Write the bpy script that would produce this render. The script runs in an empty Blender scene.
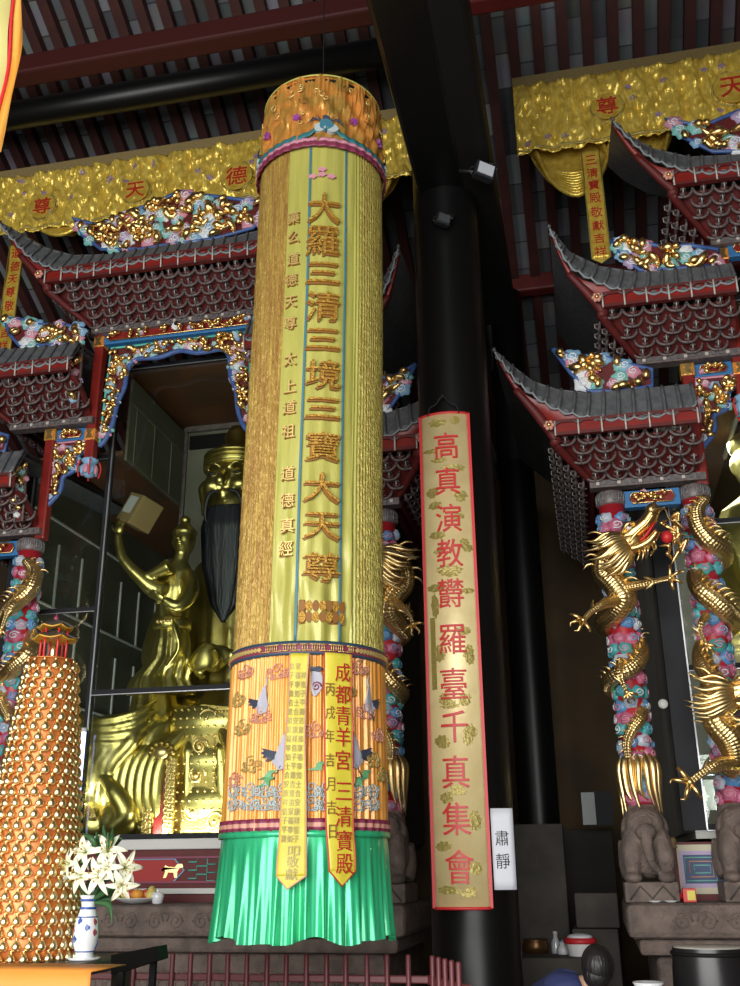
import bpy, bmesh, math, random
from mathutils import Vector, Matrix, noise
PI = math.pi
C = bpy.context.scene.collection
V = Vector
# ------------------------------------------------------------------ camera
F = 1000.0; PITCH = math.radians(20.7); YAW = math.radians(12); EYE = 1.6; ROLL = math.radians(-.54)
cf = V((-math.sin(YAW)*math.cos(PITCH), math.cos(YAW)*math.cos(PITCH), math.sin(PITCH)))
cr = V((math.cos(YAW), math.sin(YAW), 0))
cu = cr.cross(cf)
def ray(px, py):
    X = (px-370)/F; Y = (493-py)/F
    c, s = math.cos(ROLL), math.sin(ROLL)
    X, Y = X*c-Y*s, X*s+Y*c
    return cf + cr*X + cu*Y
def W(px, py, Y):                       # the point of the plane y = Y seen at a pixel
    d = ray(px, py); t = Y/d.y
    return V((d.x*t, Y, EYE+d.z*t))
cam_d = bpy.data.cameras.new('camera'); cam = bpy.data.objects.new('camera', cam_d); C.objects.link(cam)
cam_d.sensor_fit = 'VERTICAL'; cam_d.sensor_height = 24; cam_d.lens = F/986*24; cam_d.clip_end = 200
c_, s_ = math.cos(ROLL), math.sin(ROLL)
cx_ = cr*c_ + cu*s_; cy_ = cu*c_ - cr*s_
cam.matrix_world = Matrix.Translation((0, 0, EYE)) @ Matrix((cx_, cy_, -cf)).transposed().to_4x4()
bpy.context.scene.camera = cam

# ------------------------------------------------------------------ materials
MATS = {}
def mat(name, col, rough=.5, metal=0., col2=None, cscale=6, cstretch=(1,1,1), bump=0, bscale=20, bstretch=(1,1,1), btype='noise', emit=None, sheen=0, spec=None, coat=0, coords='Object', cramp=(.35,.65), alpha=None, trans=0, detail=4):
    m = bpy.data.materials.new(name); m.use_nodes = True; nt = m.node_tree; N = nt.nodes; L = nt.links
    b = N['Principled BSDF']
    b.inputs['Base Color'].default_value = (*col, 1); b.inputs['Roughness'].default_value = rough; b.inputs['Metallic'].default_value = metal
    if spec is not None: b.inputs['Specular IOR Level'].default_value = spec
    if coat: b.inputs['Coat Weight'].default_value = coat
    if sheen: b.inputs['Sheen Weight'].default_value = sheen
    if trans: b.inputs['Transmission Weight'].default_value = trans
    if emit: b.inputs['Emission Color'].default_value = (*emit[0], 1); b.inputs['Emission Strength'].default_value = emit[1]
    if alpha is not None: b.inputs['Alpha'].default_value = alpha
    tc = N.new('ShaderNodeTexCoord')
    def tex(kind, sc, st):
        mp = N.new('ShaderNodeMapping'); mp.inputs['Scale'].default_value = st; L.new(tc.outputs[coords], mp.inputs[0])
        if kind == 'noise': t = N.new('ShaderNodeTexNoise'); t.inputs['Detail'].default_value = detail; o = t.outputs[0]
        elif kind == 'voronoi': t = N.new('ShaderNodeTexVoronoi'); o = t.outputs[0]
        elif kind == 'wave': t = N.new('ShaderNodeTexWave'); t.inputs['Distortion'].default_value = 1.5; o = t.outputs[1]
        t.inputs['Scale'].default_value = sc; L.new(mp.outputs[0], t.inputs['Vector']); return o
    if col2:
        r = N.new('ShaderNodeValToRGB'); r.color_ramp.elements[0].position = cramp[0]; r.color_ramp.elements[1].position = cramp[1]
        r.color_ramp.elements[0].color = (*col, 1); r.color_ramp.elements[1].color = (*col2, 1)
        L.new(tex('noise', cscale, cstretch), r.inputs[0]); L.new(r.outputs[0], b.inputs['Base Color'])
    if bump:
        bn = N.new('ShaderNodeBump'); bn.inputs['Strength'].default_value = bump; bn.inputs['Distance'].default_value = .02
        L.new(tex(btype, bscale, bstretch), bn.inputs['Height']); L.new(bn.outputs[0], b.inputs['Normal'])
    MATS[name] = m
    return m
def scale_mat(name, col, rough):        # overlapping dragon scales, laid out along the UVs of a tube
    m = mat(name, col, rough, 1.0); nt = m.node_tree; N = nt.nodes; L = nt.links
    tc = N.new('ShaderNodeTexCoord'); vo = N.new('ShaderNodeTexVoronoi'); vo.inputs['Scale'].default_value = 1; vo.inputs['Randomness'].default_value = .15
    L.new(tc.outputs['UV'], vo.inputs['Vector']); bn = N.new('ShaderNodeBump'); bn.inputs['Strength'].default_value = .9; bn.inputs['Distance'].default_value = .012; bn.invert = True
    L.new(vo.outputs[0], bn.inputs['Height']); L.new(bn.outputs[0], N['Principled BSDF'].inputs['Normal'])
    return m

# ------------------------------------------------------------------ mesh building
def catmull(pts, n=6):
    pts = [V(p) for p in pts]
    if len(pts) < 3:
        return [pts[0].lerp(pts[-1], i/n) for i in range(n+1)]
    out = []
    P = [pts[0]*2-pts[1]] + pts + [pts[-1]*2-pts[-2]]
    for i in range(1, len(P)-2):
        for k in range(n):
            t = k/n; a, b, c, d = P[i-1:i+3]
            out.append(.5*((2*b)+(c-a)*t+(2*a-5*b+4*c-d)*t*t+(3*b-a-3*c+d)*t**3))
    out.append(pts[-1]); return out
def lerpl(rs, t):
    if not isinstance(rs, (list, tuple)): return rs
    x = t*(len(rs)-1); i = min(int(x), len(rs)-2); return rs[i]+(rs[i+1]-rs[i])*(x-i)
class MB:
    def __init__(s): s.v = []; s.f = []; s.m = []; s.uv = {}; s.mats = []; s.sm = []
    def mi(s, m):
        if m not in s.mats: s.mats.append(m)
        return s.mats.index(m)
    def add(s, vs, fs, m, smooth=False, uv=None):
        o = len(s.v); s.v += [V(v) for v in vs]; k = s.mi(m)
        for f in fs: s.f.append([o+i for i in f]); s.m.append(k); s.sm.append(smooth)
        if uv:
            for i, u in enumerate(uv): s.uv[o+i] = u
        return s
    def box(s, c, d, m, rot=None, bev=0):
        c = V(c); hx, hy, hz = d[0]/2, d[1]/2, d[2]/2
        vs = [V((x, y, z)) for x in (-hx, hx) for y in (-hy, hy) for z in (-hz, hz)]
        fs = [(0,1,3,2),(4,6,7,5),(0,4,5,1),(2,3,7,6),(0,2,6,4),(1,5,7,3)]
        if bev:
            bm = bmesh.new(); bv = [bm.verts.new(v) for v in vs]
            for f in fs: bm.faces.new([bv[i] for i in f])
            bmesh.ops.bevel(bm, geom=bm.edges[:], offset=bev, segments=2, affect='EDGES', profile=.5)
            bm.verts.index_update(); vs = [v.co.copy() for v in bm.verts]; fs = [[v.index for v in f.verts] for f in bm.faces]; bm.free()
        if rot is not None: vs = [rot @ v for v in vs]
        return s.add([v+c for v in vs], fs, m)
    def bar(s, a, b, w, h, m, up=V((0,0,1))):
        a, b = V(a), V(b); d = (b-a).normalized(); x = d.cross(up)
        if x.length < 1e-4: x = V((1,0,0))
        x.normalize(); y = x.cross(d)
        vs = [p + x*sx*w/2 + y*sy*h/2 for p in (a, b) for sx, sy in ((-1,-1),(1,-1),(1,1),(-1,1))]
        return s.add(vs, [(3,2,1,0),(4,5,6,7),(0,1,5,4),(1,2,6,5),(2,3,7,6),(3,0,4,7)], m)
    def tube(s, pts, r, m, seg=8, n=6, caps=True, smooth=True, flat=1., uvs=(1,1), raw=False, fold=None):
        P = [V(p) for p in pts] if raw else catmull(pts, n); N = len(P)
        T = [(P[min(i+1, N-1)]-P[max(i-1, 0)]).normalized() for i in range(N)]
        up = V((0,0,1)) if abs(T[0].z) < .9 else V((0,1,0))
        x = T[0].cross(up).normalized(); vs = []; uv = []; Ln = 0
        for i in range(N):
            x = (x - T[i]*x.dot(T[i])).normalized(); y = T[i].cross(x); rr = max(lerpl(r, i/(N-1)), .0004)
            if i: Ln += (P[i]-P[i-1]).length
            for k in range(seg):
                a = 2*PI*k/seg; q = rr*(1+(fold[0]*math.cos(a*fold[1]) if fold else 0))
                vs.append(P[i]+x*math.cos(a)*q+y*math.sin(a)*q*flat); uv.append((k/seg*uvs[0], Ln*uvs[1]))
        fs = [(i*seg+k, i*seg+(k+1) % seg, (i+1)*seg+(k+1) % seg, (i+1)*seg+k) for i in range(N-1) for k in range(seg)]
        if caps: fs += [tuple(range(seg))[::-1], tuple((N-1)*seg+k for k in range(seg))]
        return s.add(vs, fs, m, smooth, uv)
    def lathe(s, c, prof, m, seg=24, smooth=True, ang=(0, 2*PI), caps=True, fold=None, axis=None, tilt=None):
        c = V(c); vs = []; full = abs(ang[1]-ang[0]-2*PI) < 1e-4; n = seg if full else seg+1; uv = []
        for j, (r, z) in enumerate(prof):
            for k in range(n):
                a = ang[0]+(ang[1]-ang[0])*k/seg; q = r*(1+fold[0]*math.cos(a*fold[1]+j*.3)) if fold else r
                p = V((math.cos(a)*q, math.sin(a)*q, z)); vs.append(c+(tilt @ p if tilt is not None else p)); uv.append((k/seg, z))
        fs = [(j*n+k, j*n+(k+1) % n, (j+1)*n+(k+1) % n, (j+1)*n+k) for j in range(len(prof)-1) for k in range(n if full else n-1)]
        if caps and full:
            if prof[0][0] > .001: fs.append(tuple(range(n))[::-1])
            if prof[-1][0] > .001: fs.append(tuple((len(prof)-1)*n+k for k in range(n)))
        return s.add(vs, fs, m, smooth, uv)
    def ell(s, c, r, m, seg=12, rings=8, rot=None):
        c = V(c); r = V(r) if hasattr(r, '__len__') else V((r, r, r)); vs = [V((0,0,-1))]
        for j in range(1, rings):
            a = -PI/2+PI*j/rings
            for k in range(seg): t = 2*PI*k/seg; vs.append(V((math.cos(a)*math.cos(t), math.cos(a)*math.sin(t), math.sin(a))))
        vs.append(V((0,0,1))); e = len(vs)-1
        fs = [(0, 1+(k+1) % seg, 1+k) for k in range(seg)]
        fs += [(1+j*seg+k, 1+j*seg+(k+1) % seg, 1+(j+1)*seg+(k+1) % seg, 1+(j+1)*seg+k) for j in range(rings-2) for k in range(seg)]
        fs += [(e, 1+(rings-2)*seg+k, 1+(rings-2)*seg+(k+1) % seg) for k in range(seg)]
        vs = [V((v.x*r.x, v.y*r.y, v.z*r.z)) for v in vs]
        if rot is not None: vs = [rot @ v for v in vs]
        return s.add([v+c for v in vs], fs, m, True)
    def prism(s, poly, mapf, h0, h1, m, m2=None):          # outline (u, v) extruded along h by a mapping
        n = len(poly)
        vs = [mapf(u, v, h0) for u, v in poly]+[mapf(u, v, h1) for u, v in poly]
        s.add(vs, [tuple(range(n))[::-1], tuple(range(n, 2*n))], m2 or m)
        o = len(s.v)-2*n; k = s.mi(m)
        for i in range(n): s.f.append([o+i, o+(i+1) % n, o+n+(i+1) % n, o+n+i]); s.m.append(k); s.sm.append(False)
        return s
    def grid(s, fn, nu, nv, m, smooth=True, mf=None, close=False):     # fn(u, v) -> point
        vs = [fn(i/nu, j/nv) for j in range(nv+1) for i in range(nu if close else nu+1)]; w = nu if close else nu+1
        uv = [(i/nu, j/nv) for j in range(nv+1) for i in range(w)]
        o = len(s.v); s.v += [V(v) for v in vs]
        for i, u in enumerate(uv): s.uv[o+i] = u
        for j in range(nv):
            for i in range(nu):
                s.f.append([o+j*w+i, o+j*w+(i+1) % w, o+(j+1)*w+(i+1) % w, o+(j+1)*w+i]); s.sm.append(smooth)
                s.m.append(s.mi(mf((i+.5)/nu, (j+.5)/nv) if mf else m))
        return s
    def xf(s, M):
        s.v = [M @ v for v in s.v]; return s
    def merge(s, o, M=None):
        off = len(s.v); s.v += [(M @ v if M is not None else v.copy()) for v in o.v]
        for f, m, sm in zip(o.f, o.m, o.sm): s.f.append([i+off for i in f]); s.m.append(s.mi(o.mats[m])); s.sm.append(sm)
        for i, u in o.uv.items(): s.uv[i+off] = u
        return s
    def build(s, name, parent=None, loc=None, remesh=0, fixn=True, solid=0, label=None, sub=0):
        me = bpy.data.meshes.new(name)
        base = V(loc) if loc is not None else (ROOT.get(parent.name, V((0,0,0))) if parent else V((0,0,0)))
        me.from_pydata([v-base for v in s.v], [], s.f)
        for m in s.mats: me.materials.append(MATS[m])
        for i, p in enumerate(me.polygons): p.material_index = s.m[i]; p.use_smooth = s.sm[i]
        if s.uv:
            ul = me.uv_layers.new(name='UVMap')
            for l in me.loops: ul.data[l.index].uv = s.uv.get(l.vertex_index, (0, 0))
        if fixn:
            bm = bmesh.new(); bm.from_mesh(me); bmesh.ops.recalc_face_normals(bm, faces=bm.faces); bm.to_mesh(me); bm.free()
        o = bpy.data.objects.new(name, me); C.objects.link(o)
        if parent: o.parent = parent; ROOT[o.name] = base
        else: o.location = base; ROOT[o.name] = base
        if solid: q = o.modifiers.new('thickness', 'SOLIDIFY'); q.thickness = solid; q.offset = 0
        if remesh:
            q = o.modifiers.new('merge', 'REMESH'); q.mode = 'VOXEL'; q.voxel_size = remesh; q.use_smooth_shade = True
            q = o.modifiers.new('smooth', 'SMOOTH'); q.iterations = 4; q.factor = .5
        if label: o['label'] = label
        return o
ROOT = {}
def tag(o, label, cat, group=None, kind=None):
    o['label'] = label; o['category'] = cat
    if group: o['group'] = group
    if kind: o['kind'] = kind
    return o
def thing(name, label, cat, loc=(0,0,0), group=None):
    o = bpy.data.objects.new(name, None); C.objects.link(o); o.location = loc; o.empty_display_size = .1; ROOT[o.name] = V(loc)
    return tag(o, label, cat, group)
def struct(o): o['kind'] = 'structure'; return o
def copy_part(src, parent, M):
    c = src.copy(); C.objects.link(c); c.parent = parent; c.matrix_local = M; return c
def plane_map(Y, flip=False):
    return lambda u, v, h: V((u, Y-h, v))

# lettering: glyph outlines turned into thin solid meshes and laid onto a surface
_glyph = {}
def glyph(ch, thick):
    k = (ch, thick)
    if k not in _glyph:
        cu_ = bpy.data.curves.new('t', 'FONT'); cu_.body = ch; cu_.size = 1; cu_.extrude = .5; cu_.align_x = 'CENTER'; cu_.resolution_u = 3; cu_.offset = thick
        o = bpy.data.objects.new('t', cu_); C.objects.link(o)
        me = bpy.data.meshes.new_from_object(o.evaluated_get(bpy.context.evaluated_depsgraph_get()))
        bpy.data.objects.remove(o)
        bm = bmesh.new(); bm.from_mesh(me)
        xs = [v.co.x for v in bm.verts]; ys = [v.co.y for v in bm.verts]; cx, cy = (min(xs)+max(xs))/2, (min(ys)+max(ys))/2; h = max(max(ys)-min(ys), max(xs)-min(xs), .3)
        if ch in '一': h = .9
        for v in bm.verts: v.co = ((v.co.x-cx)/h, (v.co.y-cy)/h, v.co.z)
        bmesh.ops.triangulate(bm, faces=bm.faces[:])
        for i in range(-4, 5):
            bmesh.ops.bisect_plane(bm, geom=bm.verts[:]+bm.edges[:]+bm.faces[:], plane_co=(i*.11, 0, 0), plane_no=(1, 0, 0))
        bm.verts.index_update()
        _glyph[k] = ([v.co.copy() for v in bm.verts], [[v.index for v in f.verts] for f in bm.faces]); bm.free(); bpy.data.meshes.remove(me)
    return _glyph[k]
def letter(mb, ch, mapf, u, v, w, h, m, h0, h1, thick=0., slant=0.):
    vs, fs = glyph(ch, thick)
    mb.add([mapf(u+p.x*w, v+p.y*h+p.x*slant, h1 if p.z > 0 else h0) for p in vs], fs, m)
# ---- colour palette
mat('gold', (.88,.60,.24), .34, 1., bump=.2, bscale=30)
scale_mat('gold_scales', (.86,.62,.27), .34)
mat('gold_fins', (.9,.68,.32), .36, 1.)
mat('pale_gold', (.74,.62,.22), .33, 1., bump=.15, bscale=9, col2=(.6,.5,.16), cscale=3)
mat('dull_gold', (.45,.33,.1), .42, 1., bump=.3, bscale=14)
mat('brocade', (1.0,.76,.15), .30, .45, (.72,.50,.07), 14, (1,1,.6), .8, 26, (1,1,.5), coat=.4)
mat('brocade_plain', (.26,.19,.07), .75, 0., (.20,.15,.06), 40)
mat('brocade_swag', (.9,.66,.12), .33, .5, (.7,.46,.05), 12, (1,1,1), .4, 30)
mat('red_letter', (.42,.02,.012), .5)
mat('bright_red', (.62,.025,.03), .45)
mat('red_lacquer', (.25,.018,.012), .38, col2=(.18,.012,.009), cscale=5)
mat('dark_red', (.12,.010,.008), .6, col2=(.09,.009,.008), cscale=7)
mat('rafter_red', (.055,.012,.009), .6, col2=(.035,.008,.007), cscale=4)
mat('black_lacquer', (.004,.004,.004), .36, bump=.08, bscale=3, spec=.3)
mat('black_matte', (.007,.0065,.006), .65, spec=.2)
mat('tile_grey', (.13,.135,.14), .5, col2=(.085,.09,.095), cscale=14, bump=.3, bscale=40)
mat('bracket_grey', (.17,.14,.135), .42, col2=(.10,.075,.072), cscale=25)
mat('bracket_red', (.10,.022,.018), .45)
mat('bracket_light', (.5,.47,.42), .4)
mat('teal', (.07,.42,.33), .45, col2=(.12,.5,.42), cscale=10)
mat('blue', (.04,.085,.26), .45, col2=(.06,.13,.34), cscale=10)
mat('sky_blue', (.22,.42,.62), .5)
mat('pink', (.62,.26,.34), .5)
mat('cloud_teal', (.2,.5,.46), .5)
mat('cloud_white', (.75,.78,.8), .5)
mat('lilac', (.42,.32,.5), .5)
mat('dusty_violet', (.28,.20,.26), .6)
mat('panel_blue', (.03,.16,.38), .45)
mat('stone', (.20,.15,.125), .85, col2=(.115,.088,.075), cscale=7, bump=.8, bscale=30)
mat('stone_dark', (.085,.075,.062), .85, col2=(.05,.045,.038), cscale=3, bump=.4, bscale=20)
mat('metal_frame', (.012,.013,.016), .6, .0, spec=.25)
mat('metal_edge', (.5,.5,.52), .35, .8)
mat('white_trim', (.62,.62,.58), .5)
mat('wall_panel', (.12,.12,.085), .6, col2=(.085,.088,.06), cscale=2)
mat('wall_brown', (.10,.06,.02), .75, col2=(.055,.034,.014), cscale=1.5)
mat('wall_dark', (.02,.016,.011), .8)
mat('ceiling_brown', (.14,.05,.018), .6, col2=(.05,.03,.015), cscale=1.2)
mat('black', (.01,.01,.01), .5)
mat('white', (.8,.8,.78), .5)
mat('paper', (.72,.74,.8), .6)
# ------------------------------------------------------------------ tall cylindrical hanging banner
mat('silk_olive', (.50,.47,.11), .42, .1, (.42,.40,.085), 3, (6,6,.6), .35, 7, (3,3,.4), coat=.25)
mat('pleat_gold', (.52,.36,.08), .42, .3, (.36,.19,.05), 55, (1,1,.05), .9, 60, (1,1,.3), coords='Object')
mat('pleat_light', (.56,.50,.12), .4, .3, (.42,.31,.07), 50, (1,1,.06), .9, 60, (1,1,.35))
mat('silk_orange', (.85,.42,.09), .38, .15, (.72,.28,.04), 4, (5,5,.5), .3, 10, (3,3,.3), coat=.3)
mat('hood_orange', (.86,.34,.07), .30, .35, (.40,.24,.05), 6, (1,1,.8), .9, 9)
mat('silk_green', (.035,.50,.21), .3, .25, (.05,.60,.28), 6, (4,4,.3), coat=.3)
mat('silk_yellow', (.70,.60,.055), .45, .0, (.62,.53,.04), 5, bump=.3, bscale=10)
mat('ribbon_blue', (.05,.18,.24), .5)
mat('band_navy', (.03,.07,.11), .5)
mat('embroidery_gold', (.46,.25,.035), .42, .45, bump=.6, bscale=60)
mat('embroidery_dark', (.26,.11,.02), .6, .2)
mat('embroidery_light', (.82,.62,.22), .4, .5)
mat('maroon', (.22,.03,.07), .5)
mat('crane_grey', (.42,.42,.48), .55); mat('crane_dark', (.05,.06,.09), .5)
mat('thread_pink', (.62,.30,.22), .5); mat('thread_blue', (.42,.50,.50), .5); mat('thread_green', (.12,.36,.16), .5); mat('thread_olive', (.42,.33,.10), .5)
mat('teal_dark', (.03,.17,.19), .5); mat('purple', (.30,.06,.30), .5)
bt = thing('cylinder_banner', 'tall cylindrical silk banner in olive, orange and green hanging before the left shrine', 'banner', (-1.75, 6.3, 1.2))
RP = [(1.2,.535),(1.5,.515),(1.84,.499),(2.4,.494),(3.0,.487),(4,.482),(5,.478),(6.6,.472),(7.45,.45)]
XP = [(1.2,-1.775),(3,-1.76),(4,-1.75),(5.5,-1.72),(7.6,-1.70)]
def interp(T, x):
    if x <= T[0][0]: return T[0][1]
    for a, b in zip(T, T[1:]):
        if x <= b[0]: return a[1]+(b[1]-a[1])*(x-a[0])/(b[0]-a[0])
    return T[-1][1]
TH0 = math.atan2(-6.3, 1.74)                     # towards the viewer's side of the hall
def bpt(th, z, dr=0):
    a = TH0+th; r = interp(RP, z)+dr
    return V((interp(XP, z)+math.cos(a)*r, 6.3+math.sin(a)*r, z))
def bhit(px, py):                                # where a sight line meets the front of the cylinder
    d = ray(px, py); z = 4.
    for _ in range(6):
        r = interp(RP, z); X = interp(XP, z); A = d.x*d.x+d.y*d.y; B = -2*(d.x*X+d.y*6.3); Cc = X*X+6.3*6.3-r*r
        D = max(B*B-4*A*Cc, 0); t = (-B-math.sqrt(D))/(2*A); z = EYE+d.z*t
    return (math.atan2(d.y*t-6.3, d.x*t-X)-TH0+PI) % (2*PI)-PI, z
Z_TOP = bhit(322,76)[1]; Z_HOOD = bhit(322,146)[1]; Z_BAND = bhit(309,641)[1]; Z_BAND2 = bhit(309,655)[1]; Z_SK = bhit(308,832)[1]; Z_END = bhit(303,943)[1]
T = lambda px, py: bhit(px, py)[0]
tL, tR = T(303,400), T(342,400)                  # centre panel between the blue ribbons
tl2, tr2 = T(281,400), T(353,400)
def pleat(th, amp=.006, f=150): return amp*math.cos(th*f)
def wr(th, z): return .004*math.sin(9*th+z*2.3)+.003*math.sin(17*th-z*4.1)+.003*math.sin(31*th+z*.9)
def body_off(th, z):
    if tl2 < th < tr2:
        low = max(0, 1-(z-Z_BAND)/1.2); return wr(th, z)*(.7+1.8*low)+ .006*low*math.sin(th*14+z*16)
    return pleat(th, .006, 110)+.003*math.sin(z*70+th*9)*max(.3, 1-(z-Z_BAND)/1.8)
def bsheet(n0, n1, z0, z1, off, m, nv, close=True, mf=None):
    mb = MB(); a0, a1 = n0, n1
    mb.grid(lambda u, v: bpt(a0+(a1-a0)*u, z0+(z1-z0)*v, off(a0+(a1-a0)*u, z0+(z1-z0)*v)), 720 if close else max(12, int(720*(a1-a0)/(2*PI))), nv, m, True, mf, close)
    return mb
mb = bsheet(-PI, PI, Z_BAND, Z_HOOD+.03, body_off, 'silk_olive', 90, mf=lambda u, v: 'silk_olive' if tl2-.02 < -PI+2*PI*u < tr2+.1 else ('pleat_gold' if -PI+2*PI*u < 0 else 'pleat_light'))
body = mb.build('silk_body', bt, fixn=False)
# ribbons
for th in (tL, tR):
    mb = MB(); w = .016
    mb.grid(lambda u, v: bpt(th+(u-.5)*2*w, Z_BAND+(Z_HOOD-Z_BAND)*v, .013+wr(th, Z_BAND+(Z_HOOD-Z_BAND)*v)*.5), 4, 60, 'ribbon_blue')
    mb.build('border_ribbon', bt, solid=.003, label='blue border ribbon')
mb = MB(); r0 = random.Random(4)
for (px, py) in ((322,176),(313,178),(331,178),(322,171)):
    th, z = bhit(px, py)
    poly = [(.028*math.cos(a)*(1+.2*math.cos(5*a)), .018*math.sin(a)*(1+.2*math.cos(5*a))) for a in [2*PI*k/20 for k in range(20)]]
    mb.prism([(p[0], p[1]) for p in poly], lambda u, v, h: bpt(th+u/.48, z+v, h), .012, .024, 'pink')
mb.build('cloud_emblem', bt, label='pink embroidered cloud')
# large characters
bmap = lambda u, v, h: bpt(u/.48, v, h)
big = [('大',324.5,209),('羅',323.5,242),('三',323.5,274),('清',323.5,307),('三',323,340),('境',323.5,375),('三',323,409),('寶',323,447),('大',322,488),('天',322,526.5),('尊',321.5,567)]
for ch, px, py in big:
    th, z = bhit(px, py); mb = MB(); hgt = .30 if ch != '三' else .235
    hh = (bhit(px, py-15)[1]-bhit(px, py+15)[1])*(.98 if ch != '三' else .78)
    letter(mb, ch, bmap, th*.48, z, .222, hh*.95, 'embroidery_gold', .014, .034)
    letter(mb, ch, bmap, th*.48-.008, z-.012, .232, hh*.98, 'embroidery_dark', .008, .019)
    mb.build('large_character', bt, fixn=False)
small = [('藥',294.5,219),('么',294.5,238),('道',294,260),('德',292,281),('天',291.6,303),('尊',291,324),('太',291,360),('上',290.5,387),('道',290,408),('祖',289,432),('道',288.5,474),('德',288,501),('真',288,526),('經',286.5,549)]
for ch, px, py in small:
    mb = MB(); th, z = bhit(px, py); letter(mb, ch, bmap, th*.48, z, .088, .10, 'embroidery_light', .008, .022); letter(mb, ch, bmap, th*.48+.004, z-.005, .088, .10, 'embroidery_dark', .006, .016)
    mb.build('small_character', bt, fixn=False, label='small pale gold character')
# lotus seat emblem
mb = MB(); th0, z0 = bhit(322, 612)
for row, (dz, n) in enumerate(((.035,7),(-.035,7))):
    for k in range(n):
        u = (k-(n-1)/2)/((n-1)/2); w = .024; hgt = .036
        poly = [(w*math.sin(a)*(1-.3*abs(math.cos(a))), hgt*math.cos(a)) for a in [2*PI*q/14 for q in range(14)]]
        cc = th0+u*.12/.48
        mb.prism(poly, lambda a, b, h: bpt(cc+a/.48, z0+dz+b, h), .010, .024-.008*abs(u), 'embroidery_gold' if (k+row) % 2 else 'embroidery_dark')
mb.prism([(-.14,-.075),(.14,-.075),(.14,.075),(-.14,.075)], lambda a, b, h: bpt(th0+a/.48, z0+b, h), .006, .012, 'embroidery_dark')
mb.build('lotus_emblem', bt, label='embroidered gold lotus seat')
# hood
def hood_off(th, z):
    t = (z-Z_HOOD)/(Z_TOP-Z_HOOD); return .016*(1-t)+.014*math.sin(17*th+2*math.sin(z*9)+z*8)+.008*math.sin(37*th-z*21)+.004*math.sin(90*th)*t
hmb = bsheet(-PI, PI, Z_HOOD+.02, Z_TOP, hood_off, 'hood_orange', 26)
hmb.grid(lambda u, v: bpt(2*PI*u, Z_TOP+.002+.01*v, -(interp(RP, Z_TOP)-.001)*v), 90, 1, 'hood_orange', False, close=True)
hood = hmb.build('hood', bt, fixn=False)
mb = MB(); n = 90
mb.tube([bpt(2*PI*k/n, Z_TOP, .01) for k in range(n+1)], .007, 'silk_olive', 8, raw=True); mb.build('rim_cord', hood, label='yellow rim cord')
def lobe(a): return .035*max(0, math.cos(a*1.0))**6
def wave_band(base, w, m, amp, name):
    b = MB()
    def fn(u, v):
        th = -PI+2*PI*u; k = (th/(PI/2)-.04) % 1.0; k = min(k, 1-k)*2*PI/4   # a peak in front, one each quarter turn
        rise = amp*math.exp(-(k*5.5)**2)+amp*.25*math.exp(-(k*2)**2)
        return bpt(th, Z_HOOD+base+rise+w*(v-.5), .032+.004*math.sin(40*th))
    b.grid(fn, 360, 3, m, close=True); return b.build(name, hood, solid=.008)
wave_band(.0, .05, 'maroon', 0, 'hem_band')['label'] = 'purple and pink hem band'
wave_band(.035, .035, 'pink', .0, 'hem_piping')['label'] = 'pink hem piping'
wave_band(.06, .04, 'teal_dark', .10, 'wave_band')['label'] = 'teal wave band'
mb = MB()
for q in range(4):
    tc = math.radians(3)+q*PI/2
    mb = MB()
    for (du, dv, s, m) in ((0,.17,.05,'ribbon_blue'),(-.045,.14,.04,'thread_blue'),(.045,.14,.04,'thread_blue'),(0,.23,.028,'crane_dark'),(0,.15,.022,'crane_dark')):
        poly = [(s*math.cos(a)*(1+.15*math.cos(3*a)), s*math.sin(a)) for a in [2*PI*k/16 for k in range(16)]]
        mb.prism(poly, lambda a, b, h: bpt(tc+(du+a)/.48, Z_HOOD+dv+b, h), .01, .042+s*.1, m)
    for sgn in (-1, 1):
        for k in range(5):
            u0, v0 = sgn*.03, .26
            mb.tube([bpt(tc+(sgn*(.03+.015*k))/.48, Z_HOOD+.2+.01*k, .04), bpt(tc+(sgn*(.06+.018*k))/.48, Z_HOOD+.25-.02*k, .045)], [.005,.003], 'crane_dark', 5)
        poly = [(.026*math.cos(a)*(1+.25*math.cos(5*a)), .026*math.sin(a)*(1+.25*math.cos(5*a))) for a in [2*PI*k/20 for k in range(20)]]
        m2 = MB(); m2.prism(poly, lambda a, b, h: bpt(tc+sgn*.46+a/.48, Z_HOOD+.27+b, h), .01, .04, 'purple'); m2.build('purple_flower', hood)
    mb.build('lotus_embroidery', hood, label='blue lotus with dark fronds')
rr = random.Random(11)
for k in range(60):                       # coiling gold thread work
    tc = rr.uniform(-PI, PI); zc = Z_HOOD+rr.uniform(.2, .62); s = rr.uniform(.02, .045); a0 = rr.uniform(0, 6)
    mb = MB(); mb.tube([bpt(tc+s*(1-i/12)*math.cos(a0+i*.7)/.48, zc+s*(1-i/12)*math.sin(a0+i*.7), .024) for i in range(9)], [.005,.003], 'embroidery_light' if k % 3 else 'embroidery_dark', 5, 2); mb.build('thread_coil', hood)
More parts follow.
